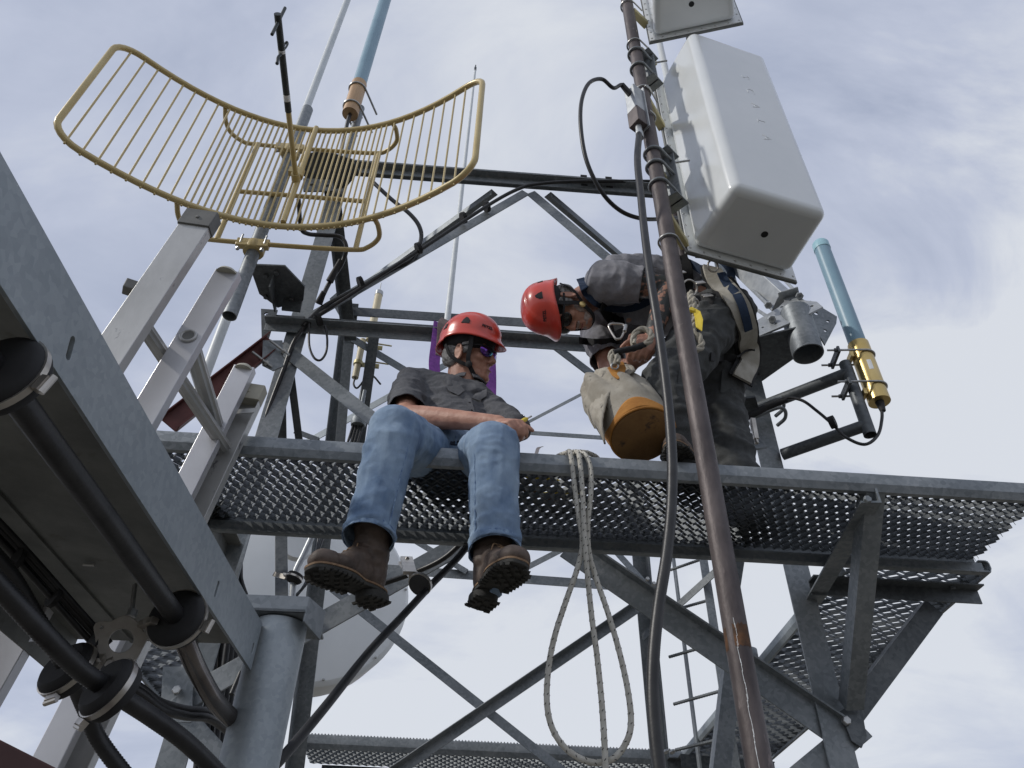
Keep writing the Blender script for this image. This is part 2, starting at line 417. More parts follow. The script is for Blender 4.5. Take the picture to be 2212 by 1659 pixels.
# plan braces of the top frame, in pairs from the middle of the front beam
member('brace', D(1062, 408, YF + 0.03), D(742, 640, 3.85), 0.055, 0.006, (0, 0, -1), (1, 0, 0))
member('brace', D(1128, 410, YF + 0.012), D(655, 682, 2.83), 0.062, 0.006, (0, 0, -1), (0, 1, 0))
member('brace', D(1155, 412, YF + 0.012), D(1545, 740, 2.73), 0.062, 0.006, (0, 0, -1), (0, 1, 0))
member('brace', D(1190, 414, YF + 0.03), D(1500, 680, 3.85), 0.055, 0.006, (0, 0, -1), (-1, 0, 0))
# middle frame
m1a = D(575, 678, 2.84); m1b = D(1570, 775, 2.84)
m1b.z = m1a.z
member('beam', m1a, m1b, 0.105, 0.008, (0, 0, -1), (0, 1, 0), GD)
member('beam', m1a + V((0.02, -0.009, -0.075)), m1b + V((0, -0.009, -0.075)), 0.055, 0.006, (0, 0, -1), (0, -1, 0), GA)
def tbolt(p, n=(0, -1, 0), r=.012, h=.012, stud=0):
    mb = MB(); mb.bolt(p, n, r, h, stud); return mb.build('bolt', 'bolt_steel', tower)
for x in (.12, .155, .285, .32): tbolt(V((x, YF - .008, zz - .045)))
for x in (-.86, -.80, .22, .42, .62): tbolt(V((x, 2.832, m1a.z - .04)))
mb = MB()
# gusset at the left end of the middle beam
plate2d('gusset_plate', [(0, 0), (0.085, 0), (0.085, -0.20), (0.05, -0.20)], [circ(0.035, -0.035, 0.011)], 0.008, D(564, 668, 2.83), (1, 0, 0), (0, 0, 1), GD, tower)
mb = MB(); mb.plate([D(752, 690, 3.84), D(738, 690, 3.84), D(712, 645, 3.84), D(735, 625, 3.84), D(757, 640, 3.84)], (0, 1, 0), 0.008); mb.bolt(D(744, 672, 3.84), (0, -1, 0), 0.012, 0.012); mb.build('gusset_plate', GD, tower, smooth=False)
# face braces above the deck
member('brace', D(618, 738, 2.84), D(925, 980, 2.78), 0.07, 0.006, (0, 0, -1), (0, 1, 0))
member('brace', D(765, 725, 4.0), D(985, 857, 4.35), 0.065, 0.006, (0, 0, -1), (0, 1, 0))
member('brace', D(985, 768, 4.3), D(650, 955, 4.6), 0.06, 0.006, (0, 0, -1), (0, 1, 0), 'galvanised_light')
member('brace', D(1195, 735, 4.0), D(1420, 905, 4.2), 0.07, 0.006, (0, 0, -1), (0, 1, 0))
member('brace', D(1137, 910, 4.9), D(1300, 825, 4.8), 0.028, 0.005, (0, 0, -1), (0, 1, 0))
zb = D(1200, 935, 4.9)
member('beam', V((-0.95, 4.92, zb.z + .03)), V((1.35, 4.90, zb.z)), 0.04, 0.006, (0, 0, -1), (0, 1, 0))
# struts seen left of the seated man, behind the deck
member('brace', D(742, 742, 3.9), D(722, 980, 4.25), 0.065, 0.006, (1, 0, 0), (0, 1, 0))
member('brace', D(592, 760, 3.2), D(598, 985, 3.9), 0.06, 0.006, (1, 0, 0), (0, 1, 0), GD)
member('brace', D(618, 800, 3.4), D(642, 985, 3.9), 0.045, 0.006, (1, 0, 0), (0, 1, 0), GD)
member('brace', D(800, 700, 3.95), D(760, 985, 4.4), 0.075, 0.006, (1, 0, 0), (0, 1, 0), GD)
member('brace', D(640, 926, 4.4), D(690, 945, 4.4), 0.04, 0.006, (0, 0, -1), (0, 1, 0), GD)
# below the deck
member('brace', D(1240, 1165, 2.76), D(1825, 1562, 2.72), 0.10, 0.008, (0, 0, -1), (0, -1, 0), b=0.05)
member('brace', D(1025, 1135, 2.76), D(372, 1498, 2.84), 0.085, 0.008, (0, 0, -1), (0, 1, 0), b=0.06)
member('brace', D(1842, 1545, 2.70), D(1655, 1700, 2.78), 0.085, 0.008, (0, 0, -1), (0, 1, 0), b=0.05)
member('brace', D(385, 1500, 2.80), D(560, 1690, 2.82), 0.085, 0.008, (0, 0, -1), (0, 1, 0), b=0.05)
member('brace', D(725, 1262, 4.6), D(1240, 1672, 5.0), 0.060, 0.006, (0, 0, -1), (0, 1, 0))
member('brace', D(1395, 1290, 4.6), D(800, 1695, 5.0), 0.060, 0.006, (0, 0, -1), (0, -1, 0))
member('beam', D(740, 1212, 4.75), D(1420, 1262, 4.75), 0.065, 0.006, (0, 0, -1), (0, 1, 0))
member('brace', D(870, 1145, 4.7), D(1012, 1230, 4.72), 0.04, 0.005, (0, 0, -1), (0, 1, 0))
member('brace', D(1230, 1172, 4.7), D(1120, 1228, 4.72), 0.04, 0.005, (0, 0, -1), (0, 1, 0))
member('brace', D(1320, 1170, 4.65), D(1402, 1260, 4.72), 0.05, 0.005, (0, 0, -1), (0, 1, 0))
member('brace', D(1600, 1175, 4.0), D(1385, 1370, 4.7), 0.05, 0.005, (0, 0, -1), (0, 1, 0), GD)
member('brace', D(594, 1085, 3.3), D(594, 1480, 3.1), 0.055, 0.006, (1, 0, 0), (0, 1, 0), GD)
member('brace', D(1566, 1435, 3.4), D(1536, 1700, 3.4), 0.075, 0.006, (1, 0, 0), (0, 1, 0))
ms = MB(); a_ = D(1612, 1405, 3.5); ms.pipe(a_, V((a_.x, a_.y, ZD - .1)), .05, .004, 28); ms.build('mast_stub', GA, tower)
member('brace', D(1612, 1190, 3.5), D(1588, 1345, 3.6), 0.06, 0.006, (-1, 0, 0), (0, 1, 0), GD)
tbolt(D(1827, 1558, 2.68), (0, -1, 0), 0.016, 0.014); tbolt(D(383, 1492, 2.78), (0, -1, 0), 0.016, 0.014); tbolt(D(1048, 1523, 4.85), (0, -1, 0), 0.014, 0.012)
for x, y in ((1398, 1252), (1412, 1262)): tbolt(D(x, y, 4.6), (0, -1, 0), 0.014, 0.02)
for x, y in ((1436, 1625), (1450, 1625)): tbolt(D(x, y, 4.9), (0.3, -1, 0), 0.014, 0.03, 0.03)
# gussets at the lower left node and lower right node
mb = MB(); mb.plate([D(352, 1440, 2.80), D(420, 1440, 2.80), D(412, 1560, 2.80), D(345, 1560, 2.80)], (0, 1, 0), 0.008); mb.build('gusset_plate', GA, tower, smooth=False)
mb = MB(); mb.plate([D(1815, 1536, 2.685), D(1858, 1510, 2.685), D(1872, 1590, 2.685), D(1862, 1615, 2.685), D(1840, 1600, 2.685)], (0, 1, 0), 0.008); mb.build('gusset_plate', GD, tower, smooth=False)
# bracket plates at the left leg top
zpl = D(710, 372, 2.72).z; mb = MB(); mb.plate([Z(x, y, zpl) for x, y in ((652, 335), (700, 325), (762, 345), (775, 372), (748, 405), (690, 412), (648, 372))], (0, 0, 1), 0.008)
mb.plate([D(655, 385, 2.70), D(720, 388, 2.70), D(720, 412, 2.70), D(655, 412, 2.70)], (0, 1, 0), 0.01)
mb.bolt(D(672, 398, 2.70), (0, -1, 0)); mb.bolt(D(706, 400, 2.70), (0, -1, 0))
mb.build('bracket_plate', GD, tower, smooth=False)
zq = D(600, 600, 2.6).z
mb = MB()
P6 = [Z(538, 572, zq), Z(560, 635, zq), Z(600, 665, zq), Z(655, 650, zq), Z(658, 620, zq), Z(615, 575, zq)]
mb.plate(P6, (0, 0, 1), 0.010)
cc = Z(598, 618, zq)
mb.plate([Z(595, 665, zq) - V((0, 0, .008)), Z(590, 590, zq) - V((0, 0, .008)), Z(590, 590, zq) - V((0, 0, .10)), Z(595, 665, zq) - V((0, 0, .03))], (1, 0, 0), 0.008)
mb.plate([D(612, 640, 2.74), D(655, 640, 2.74), D(648, 672, 2.74), D(608, 668, 2.74)], (0, 1, 0), 0.010)
for x, y in ((575, 595), (598, 588), (575, 640), (630, 645)): mb.bolt(Z(x, y, zq) - V((0, 0, .004)), (0, 0, -1), 0.013, 0.01)
mb.build('bracket_plate', GD, tower, smooth=False)

# ================================================================= WALKWAYS
ZD = 1.428
def grating(x0, x1, y0, y1, zt, px_, py_, h, lean, th=0.0022):
    mb = MB(); rows = int(round((y1 - y0) / py_)); cols = int((x1 - x0) / (px_ / 2))
    for r in range(rows):
        for sgn in (0, 1):
            P = []
            for c in range(cols + 1):
                x = x0 + c * px_ / 2
                a = (c + r) % 2 if sgn else (c + r + 1) % 2
                y = y0 + (r + 0.5) * py_ + (py_ * 0.5 - 0.001 if a and sgn else (-py_ * 0.5 + 0.001 if a else 0)) * 1.0
                jit = 0.0012 * noise.noise(V((x * 40, y * 40, 3)))
                P.append((x, y + jit))
            vs = []; fs = []
            for (x, y) in P:
                vs += [(x, y + lean, zt), (x, y - lean, zt - h), (x, y - lean + th, zt - h), (x, y + lean + th, zt)]
            for c in range(len(P) - 1):
                for k in range(4):
                    q = (k + 1) % 4; fs.append([c * 4 + k, c * 4 + q, c * 4 + 4 + q, c * 4 + 4 + k])
            mb.add(vs, fs)
    return mb
YB = 2.455
wf = thing('grated_walkway', (0.3, 2.2, ZD), 'front walkway of galvanised diamond grating the two men are on', 'walkway', 'grated walkways round the tower')
grating(-1.35, 1.865, 2.045, YB - 0.01, ZD - 0.012, 0.036, 0.0397, 0.0190, 0.003).build('grating', GD, wf, smooth=False, fix=False)
def edge_prof(h, f, lip, t=0.004, r=0.012):
    "rolled channel: (down, back) profile with a rounded top shoulder"
    o = [(h, h * .16), (h * .66, 0), (r, 0), (r * 0.3, r * 0.3), (0, r), (0, f), (t, f), (t, r + 0.002), (r * 0.45 + t * 0.6, r * 0.45 + t * 0.6), (r + 0.002, t), (h * .66, t), (h - t, h * .16 + t), (h - t, lip), (h, lip)]
    return o
mb = MB(); mb.sweep(edge_prof(0.068, 0.045, 0.028), (-1.35, 2.0, ZD + 0.022), (1.93, 2.0, ZD + 0.022), (0, 0, -1), (0, 1, 0)); mb.build('edge_channel', GA, wf, ang=25)
mb = MB(); mb.sweep(edge_prof(0.06, 0.03, 0.02), (-1.35, YB + 0.03, ZD + 0.02), (1.88, YB + 0.03, ZD + 0.02), (0, 0, -1), (0, -1, 0)); mb.build('edge_channel', GD, wf, ang=25)
mb = MB(); mb.angle((-1.2, YB - 0.005, ZD - 0.032), (1.88, YB - 0.005, ZD - 0.032), 0.040, 0.006, (0, 0, -1), (0, 1, 0)); mb.angle((-1.2, YB - 0.012, ZD - 0.066), (1.89, YB - 0.012, ZD - 0.066), 0.006, 0.005, (0, 0, -1), (0, 1, 0), b=0.03); mb.build('support_angle', GA, wf, smooth=False)

wr = thing('grated_walkway', (1.68, 3.8, ZD), 'side walkway of dark grating running back along the right of the tower', 'walkway', 'grated walkways round the tower')
grating(1.43, 1.94, 2.52, 5.10, ZD - 0.012, 0.078, 0.045, 0.0125, 0.001).build('grating', GD, wr, smooth=False, fix=False)
mb = MB(); mb.sweep(edge_prof(0.06, 0.04, 0.02), (1.40, 2.56, ZD + 0.02), (1.40, 5.1, ZD + 0.02), (0, 0, -1), (1, 0, 0)); mb.build('edge_channel', 'galvanised_light', wr, ang=25)
mb = MB(); mb.sweep(edge_prof(0.05, 0.04, 0.02), (1.965, 2.52, ZD + 0.02), (1.965, 5.1, ZD + 0.02), (0, 0, -1), (-1, 0, 0)); mb.build('edge_channel', GA, wr, ang=25)
c0 = Z(1778, 1262, ZD - .05); c1 = Z(2050, 1290, ZD - .05)
for y in (c0.y, 5.08):
    mb = MB(); mb.angle((1.30, y, ZD - .04), (1.965, y, ZD - .04), 0.058, 0.006, (0, 0, -1), (0, -1, 0), b=0.055); mb.bolt((1.85, y - .03, ZD - .048), (0, 0, -1)); mb.build('support_angle', GD, wr, smooth=False)
# knee brace and leg bracket of the side walkway
mb = MB(); mb.angle(D(1822, 1528, 2.74), Z(2000, 1296, ZD - .06), 0.075, 0.006, (1, 0, 0), (0, 1, 0)); mb.build('knee_brace', GD, wr, smooth=False)

wb = thing('grated_walkway', (0.2, 5.3, ZD), 'far walkway of fine grating crossing low behind the tower', 'walkway', 'grated walkways round the tower')
grating(-0.98, 1.42, 5.20, 5.62, ZD - 0.012, 0.05, 0.045, 0.014, 0.002).build('grating', GD, wb, smooth=False, fix=False)
mb = MB(); mb.sweep(edge_prof(0.085, 0.03, 0.02), (-1.0, 5.17, ZD + 0.04), (1.45, 5.17, ZD + 0.04), (0, 0, -1), (0, 1, 0)); mb.build('edge_channel', GA, wb, ang=25)
sm = MB()
for k in range(118): sm.ball((-0.99 + k * 0.0206, 5.185, ZD + 0.042), 0.006, 5, 3)
sm.build('edge_serration', GD, wb, smooth=False)
mb = MB(); mb.angle((-0.9, 5.60, ZD - 0.03), (1.42, 5.60, ZD - 0.03), 0.075, 0.006, (0, 0, -1), (0, 1, 0)); mb.build('support_angle', GD, wb, smooth=False)

# arm and knee brace carrying the front walkway at the right leg
mb = MB(); za_ = ZD - .090; mb.angle(V((D(1888, 1066, 2.03).x, 2.005, za_)), V((rf_.x + .03, 2.74, za_)), 0.07, 0.007, (0, 0, 1), (-1, 0, 0), b=0.065); mb.bolt(D(1768, 1205, 2.6), (0, 0, -1), 0.014)
mb.build('support_arm', GA, wf, smooth=False)
mb = MB(); mb.angle(D(1872, 1062, 2.015), D(1828, 1535, 2.66), 0.062, 0.007, (1, 0, 0), (0, 1, 0)); mb.bolt(D(1873, 1080, 2.01), (0, -1, 0), 0.013); mb.build('knee_brace', GA, wf, smooth=False)
mb = MB(); mb.angle(D(444, 1075, 2.35), D(492, 1180, 2.75), 0.06, 0.007, (1, 0, 0), (0, 0, -1)); mb.bolt(D(475, 1170, 2.66), (0, -1, 0), 0.013)
mb.build('knee_brace', 'weathered_plate', wf, smooth=False)
mb = MB(); mb.angle(D(500, 1130, 2.7), D(430, 1330, 2.78), 0.075, 0.007, (1, 0, 0), (0, 1, 0)); mb.build('knee_brace', GA, wf, smooth=False)
# grated landing seen low on the left between the cables
wl = thing('grated_walkway', (-1.25, 4.2, ZD - .1), 'small piece of grating low behind the cables left of the thick grey post', 'walkway', 'grated walkways round the tower')
grating(-1.62, -1.12, 3.0, 5.0, ZD - 0.012, 0.11, 0.052, 0.028, 0.010).build('grating', GD, wl, smooth=False, fix=False)
mb = MB(); mb.sweep(edge_prof(0.06, 0.04, 0.02), (-1.66, 2.56, ZD + 0.02), (-1.66, 5.1, ZD + 0.02), (0, 0, -1), (1, 0, 0)); mb.build('edge_channel', GA, wl, ang=25)
mb = MB(); mb.sweep(edge_prof(0.06, 0.04, 0.02), (-1.09, 2.9, ZD + 0.02), (-1.09, 5.1, ZD + 0.02), (0, 0, -1), (-1, 0, 0)); mb.build('edge_channel', GA, wl, ang=25)

# climbing ladder at the back right
lad = thing('climbing_ladder', D(1500, 1659, 4.3), 'fixed steel climbing ladder with ribbed round rungs behind the brown pipe', 'ladder')
for (a, b, c, d) in ((1449, 1231, 1530, 1203), (1462, 1316, 1540, 1294), (1446, 1419, 1550, 1389), (1456, 1521, 1566, 1490), (1460, 1620, 1575, 1592)):
    m = MB(); P0 = D(a, b, 4.65); P1 = D(c, d, 4.35); m.tube([P0.lerp(P1, k / 40) for k in range(41)], [0.0085 if k % 2 else 0.0102 for k in range(41)], 8); m.build('rung', 'galvanised_dark', lad, ang=10)
m = MB(); p0 = D(1516, 1185, 4.3); p1 = D(1575, 1480, 4.3); m.bar(p0, V((p0.x, 4.3, -1)), 0.05, 0.012, (1, 0, 0), (0, 1, 0)); m.build('rail', GA, lad, smooth=False)
m = MB(); p0 = D(1452, 1185, 4.72); m.bar(p0, V((p0.x, 4.72, -1)), 0.05, 0.012, (0, 1, 0), (1, 0, 0)); m.build('rail', GA, lad, smooth=False)
# the small horizontal angle at the foot of the side walkway
member('beam', D(1470, 1628, 4.9), D(1672, 1645, 4.9), 0.075, 0.006, (0, 0, -1), (0, 1, 0), GD)
# ================================================================= NEAR LEFT: cable bridge, post, cables, ladder
zl = 0.56; zt_ = 0.652
e0 = Z(0, 617, zl); e1 = Z(540, 1443, zl); dr = (e1 - e0).normalized(); e0 = e1 - dr * 1.75
br = thing('cable_bridge', (e1.x - .2, e1.y, zl), 'big galvanised steel channel running overhead from upper left down to the grey post', 'cable bridge')
lf2 = V((-dr.y, dr.x, 0)); up = V((0, 0, 1))
m = MB(); hh = zt_ - zl
m.sweep([(0, 0), (hh, 0), (hh, -0.004), (0, -0.004)], e0 + V((0, 0, 0)), e1, up, lf2 * -1)
fl = m.build('flange', 'galvanised_light', br, smooth=False, bevel=0.001)
# real slots: dark openings cut as separate plates are avoided; the flange is rebuilt with holes
me_old = fl.data; bpy.data.objects.remove(fl)
Lb = (e1 - e0).length
def slot(cx, cz, L, r, tilt=1.25):
    o = []
    for k in range(9): o.append((cx + math.cos(tilt) * L / 2 + r * math.cos(tilt - PI / 2 + PI * k / 8), cz + math.sin(tilt) * L / 2 + r * math.sin(tilt - PI / 2 + PI * k / 8)))
    for k in range(9): o.append((cx - math.cos(tilt) * L / 2 + r * math.cos(tilt + PI / 2 + PI * k / 8), cz - math.sin(tilt) * L / 2 + r * math.sin(tilt + PI / 2 + PI * k / 8)))
    return o
def onb(x, y):
    r = ray(x, y); nrm = dr.cross(up); t = e1.dot(nrm) / r.dot(nrm); p = r * t; return ((p - e0).dot(dr), p.z - zl)
holes = [slot(*onb(147, 752), 0.020, 0.0055, 1.9), slot(*onb(465, 1272), 0.020, 0.0055, 1.6), slot(*onb(543, 1400), 0.012, 0.005, 1.6)]
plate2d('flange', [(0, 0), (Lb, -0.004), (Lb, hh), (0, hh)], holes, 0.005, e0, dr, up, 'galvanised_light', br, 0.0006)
w1 = Z(278, 1386, zt_ - .006)
wd = 0.42
m = MB(); s_ = e0 + V((0, 0, hh)); en = e1 + dr * 0.10 + V((0, 0, hh))
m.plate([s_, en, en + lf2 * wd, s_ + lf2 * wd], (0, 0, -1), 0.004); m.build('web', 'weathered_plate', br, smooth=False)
m = MB(); 
for off, wdt in ((0.16, 0.006), (0.30, 0.006)):
    m.bar(s_ + lf2 * off - up * .006, en + lf2 * off - up * .006, 0.006, wdt, up, lf2)
m.build('stiffener', 'weathered_plate', br, smooth=False)
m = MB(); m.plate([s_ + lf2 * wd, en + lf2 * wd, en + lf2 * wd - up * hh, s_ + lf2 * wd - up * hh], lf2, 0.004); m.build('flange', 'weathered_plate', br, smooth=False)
m = MB(); a0 = Z(180, 1219, zt_ - .01); m.tube([a0, a0 + V((.02, .0, 0))], .003, 8); m.build('pin', 'aluminium', br)

# post
pc = D(606, 1352, 1.62); pr = 0.0565
post = thing('round_post', (pc.x, pc.y, -9), 'thick round galvanised post with a saddle cap under the end of the cable bridge', 'post')
m = MB(); m.lathe((pc.x, pc.y, -9), (0, 0, 1), [(0, pr), (pc.z + 9, pr)], 48); m.build('post_tube', 'galvanised_light', post)
m = MB(); ccx = pc.z + .004
q = [Z(528, 1312, ccx), Z(640, 1308, ccx), Z(655, 1330, ccx), Z(668, 1368, ccx), Z(632, 1345, ccx), Z(560, 1342, ccx), Z(548, 1335, ccx)]
m.plate([V((pc.x - .105, pc.y - .062, ccx)), V((pc.x + .062, pc.y - .068, ccx)), V((pc.x + .082, pc.y + .01, ccx)), V((pc.x + .082, pc.y + .075, ccx)), V((pc.x - .105, pc.y + .075, ccx))], (0, 0, 1), 0.007)
m.plate([V((pc.x - .105, pc.y - .062, ccx)), V((pc.x + .062, pc.y - .068, ccx)), V((pc.x + .062, pc.y - .068, ccx + .035)), V((pc.x - .105, pc.y - .062, ccx + .035))], (0, 1, 0), 0.006)
m.plate([V((pc.x + .062, pc.y - .068, ccx - .02)), V((pc.x + .092, pc.y - .01, ccx - .035)), V((pc.x + .092, pc.y - .01, ccx + .03)), V((pc.x + .062, pc.y - .068, ccx + .035))], (-1, 1, 0), 0.006)
m.build('saddle_cap', 'galvanised', post, smooth=False, bevel=.0015)

def corr(pts, r, amp, step):
    P = catmull(pts, 10); L = [0]
    for i in range(1, len(P)): L.append(L[-1] + (P[i] - P[i - 1]).length)
    n = int(L[-1] / step * 2); o = []; j = 0
    for k in range(n + 1):
        s = L[-1] * k / n
        while j < len(L) - 2 and L[j + 1] < s: j += 1
        t = (s - L[j]) / max(1e-9, L[j + 1] - L[j]); o.append(P[j].lerp(P[j + 1], t))
    return o, [r + (amp if k % 2 else -amp) for k in range(n + 1)]
def cable(name, pts, r, mat, label, cat='cable', group=None, ribbed=0, n=12, parent=None, closed=False):
    m = MB()
    if ribbed:
        P, rr = corr(pts, r, ribbed * .55, 0.0055); m.tube(P, rr, n)
    else: m.tube(catmull(pts, 8), r, n)
    o = m.build(name, mat, parent, ang=60)
    if label: tag(o, label, cat, group)
    return o
c2 = D(384, 1338, 1.24); c1_ = Z(0, 815, c2.z + .0)
G1 = 'thick cables under the cable bridge'
cable('thick_cable', [Z(-160, 640, c2.z), c1_, Z(120, 975, c2.z), Z(250, 1150, c2.z), c2, c2 + (c2 - Z(250, 1150, c2.z)).normalized() * .02], 0.0155, 'black_cable', 'smooth black cable running closest to the bright flange between two rubber collars', 'cable', G1)
cable('bare_conduit', [c2 + V((0, .01, -.004)), D(405, 1400, 1.30), D(430, 1455, 1.38), D(470, 1520, 1.50), D(525, 1568, 1.66), D(600, 1590, 1.85)], 0.0165, 'bare_conduit', 'shiny brown ribbed conduit bending from the collar in behind the grey post', 'conduit', None, 0.0007, 16)
c3 = D(238, 1490, 1.12)
cable('thick_cable', [D(-120, 1140, .85), D(0, 1268, .93), D(100, 1375, 1.0), D(175, 1448, 1.07), c3, D(330, 1550, 1.2), D(410, 1610, 1.27), D(500, 1700, 1.36)], 0.0130, 'black_cable', 'ribbed black cable lowest on the left crossing the frame bottom beside the post', 'cable', G1, 0.0009, 16)
c4 = D(148, 1448, 1.24)
cable('thick_cable', [D(-150, 1070, 1.0), D(0, 1215, 1.08), D(80, 1340, 1.16), c4, D(185, 1530, 1.33), D(215, 1600, 1.38), D(290, 1700, 1.42)], 0.0130, 'black_cable', 'ribbed black cable dropping steeply past the frame bottom left of the others', 'cable', G1, 0.0009, 16)
def collar(c, ax, r, th, clampdir, label):
    ax = V(ax).normalized()
    t = thing('rubber_collar', c, label, 'cable clamp', 'round rubber collars on the thick cables')
    m = MB(); m.lathe(c - ax * th * .8, ax, [(0, r * .80), (th * .25, r * .95), (th * .5, r), (th * 1.2, r), (th * 1.5, r * .93)], 32); m.build('rubber_grommet', 'black_matte', t)
    m = MB(); m.lathe(c - ax * th * 0.30, ax, [(0, r * 1.02), (0.0001, r * 1.045), (th * .38, r * 1.045), (th * .38 + .0001, r * 1.02)], 40); m.build('steel_band', 'stainless', t)
    d = perp(ax, clampdir); s2 = ax.cross(d)
    m = MB(); cc = c + d * (r * 1.06 + .004)
    m.bar(cc - s2 * .009, cc + s2 * .009, .008, .010, d, ax); m.tube([cc + d * .006 - s2 * .012, cc + d * .006 + s2 * .010], .004, 8); m.build('band_screw', 'stainless', t)
    return t
collar(c2, V((.2, 1, 0)), 0.048, 0.02, (1, 0, -.25), 'black rubber collar with steel band on the smooth cable near the bright flange end')
collar(Z(5, 812, c2.z), V((.2, 1, 0)), 0.048, 0.02, (1, 0, -.3), 'black rubber collar cut by the left edge of the photo')
collar(c3, V((.75, 1, -.35)), 0.043, 0.022, (-.5, 0, -1), 'lowest black rubber collar with slotted steel band at lower left')
collar(c4, V((.55, 1, -.35)), 0.045, 0.022, (.2, 0, -1), 'black rubber collar furthest left behind the lowest ribbed cable')
# cluster hanger ring
hc = D(262, 1384, 1.26)
hg = thing('cluster_hanger', hc, 'grey cast ring hanger with bolt lugs between the rubber collars', 'cable hanger')
oc = []
for k in range(72):
    an = 2 * PI * k / 72; rr_ = 0.036 + 0.011 * max(0, math.cos(3 * (an - .5))) ** 3 + .002 * math.sin(5 * an)
    oc.append((rr_ * math.cos(an), rr_ * math.sin(an)))
plate2d('ring_plate', oc, [circ(0, 0, 0.020, 28)] + [circ(0.037 * math.cos(.5 + k * 2 * PI / 3), 0.037 * math.sin(.5 + k * 2 * PI / 3), 0.0042, 12) for k in range(3)], 0.006, hc, (1, .25, .12), (0, -.35, 1), 'hot_dip_cast', hg, .0015)
m = MB(); m.tube([D(283, 1330, 1.26), D(292, 1262, 1.26)], .004, 8); m.lathe(D(283, 1332, 1.26), (0, 0, 1), [(0, .008), (.012, .008)], 6); m.build('threaded_rod', 'bolt_steel', hg)
for (x, y, X2, Y2) in ((305, 1350, 335, 1340), (222, 1420, 200, 1450), (240, 1428, 238, 1450)):
    m = MB(); a_ = D(x, y, 1.25); b_ = D(X2, Y2, 1.22); m.bar(a_, b_, .012, .010, (0, -1, 0), (0, 0, 1)); m.lathe(a_.lerp(b_, .5), (0, -1, 0), [(0, .007), (.008, .007)], 6); m.build('clamp_arm', 'stainless', hg, smooth=False)
# thin coax bundle above the thick cables
for i, (dx_, dy_) in enumerate(((0, 0), (13, -10), (26, -12))):
    cable('thin_coax', [D(-60 + dx_, 1105 + dy_, 1.08), D(30 + dx_, 1200 + dy_, 1.14), D(110 + dx_, 1290 + dy_, 1.2), D(165 + dx_, 1352 + dy_, 1.25), D(212 + dx_, 1402 + dy_, 1.28)], 0.0052, 'black_cable', ['lowest of the three thin coax tied in a bundle above the thick ribbed cables', 'middle one of the three thin coax tied in a bundle', 'uppermost of the three thin coax tied in a bundle'][i], 'cable', 'thin coax tied under the bridge', 0, 10)
for i, (dx_, dy_) in enumerate(((0, 0), (2, 12))):
    cable('thin_coax', [D(225 + dx_, 1440 + dy_, 1.28), D(300 + dx_, 1485 + dy_, 1.34), D(345 + dx_, 1518 + dy_, 1.4), D(400 + dx_, 1534 + dy_, 1.5), D(450 + dx_, 1540 + dy_, 1.6), D(500, 1572 + dy_, 1.75)], 0.0085, 'black_cable', ['upper slim coax of the touching pair curving from the collars to the post', 'lower slim coax of the touching pair curving from the collars to the post'][i], 'cable', 'paired coax curving to the post', 0.0004, 10)
for i, (x, y, Y_) in enumerate(((118, 1290, 1.2), (205, 1388, 1.26), (40, 1208, 1.13))):
    m = MB(); m.lathe(D(x, y, Y_) - V((.004, .003, 0)), (.6, .8, 0), [(0, .017), (.008, .017)], 10)
    tag(m.build('cable_tie', 'black_matte'), ['black tie midway along the bundle of three thin coax', 'black tie at the ring hanger end of the thin coax bundle', 'black tie nearest the left edge on the thin coax bundle'][i], 'cable tie', 'ties on the thin coax bundle')
# red painted beam in the bottom left corner
p0 = D(-60, 1567, 1.0); p1 = D(140, 1668, 1.02)
m = MB(); m.sweep([(0, 0), (.12, 0), (.12, .05), (0, .05)], p0 - (p1 - p0) * .3, p1 + (p1 - p0) * .8, (0, 0, -1), (0, 1, 0))
tag(m.build('painted_beam', 'red_brown_paint', smooth=False, bevel=.002), 'dull red brown steel beam in the bottom left corner', 'beam')

# black cable bundle down the left leg
GB = 'black riser cables beside the left leg'
for i, (xa, xb, Yc) in enumerate(((500, 472, 3.02), (509, 484, 3.05), (518, 495, 3.0), (527, 505, 3.06), (492, 458, 3.1), (512, 515, 3.12))):
    p = D(xa, 1060, Yc); cable('riser_cable', [p, D((xa + xb) / 2 + (i % 3 - 1) * 4, 1250, Yc + .05), D(xb - 8, 1420, Yc + .05), D(xb - 38, 1700, Yc + .05)], 0.013 + .002 * (i % 2), 'black_cable', ['second from left', 'third from left', 'fifth from left', 'rightmost', 'leftmost', 'fourth from left'][i] + ' of the six black riser cables left of the grey post', 'cable', GB, 0, 8)
cable('riser_cable', [D(524, 1150, 2.9), D(519, 1240, 2.9), D(540, 1320, 2.9), D(530, 1420, 2.85), D(500, 1500, 2.8)], 0.009, 'black_cable', 'thin black lead kinking out of the vertical cable bundle', 'cable', None, 0, 8)

# extension ladder
ld = thing('extension_ladder', Z(430, 1010, .9), 'aluminium extension ladder leaning across the deck edge, rails scuffed and open ended', 'ladder')
def rail(p0, p1, w, d, sgn, mat, off=0):
    ax = (p1 - p0).normalized(); m = MB()
    U = perp(ax, (1, 0, 0)); W = V((0, sgn, 0))
    o_ = -U * w / 2
    m.channel(p0 + o_, p1 + o_, w, d, 0.003, U, W)
    return m.build('rail', mat, ld, smooth=False, bevel=.0016), ax, U
r1a, r1b = D(432, 466, 1.40), D(190, 850, 1.40)
dl = (r1a - r1b).normalized()
r2a = D(492, 583, 1.52); r3a = D(528, 790, 1.90); r4a = D(545, 856, 1.98)
dl3 = (D(526, 800, 1.9) - D(392, 1050, 1.9)).normalized(); dl = (dl + dl3).normalized()
_, ax1, U1 = rail(r1a, r1a - dl * 7.0, .086, .032, 1, 'aluminium')
rail(r2a, r2a - dl * 7.0, .070, .03, 1, 'aluminium_clean')
rail(r3a, r3a - dl * 7.4, .066, .03, 1, 'aluminium_clean')
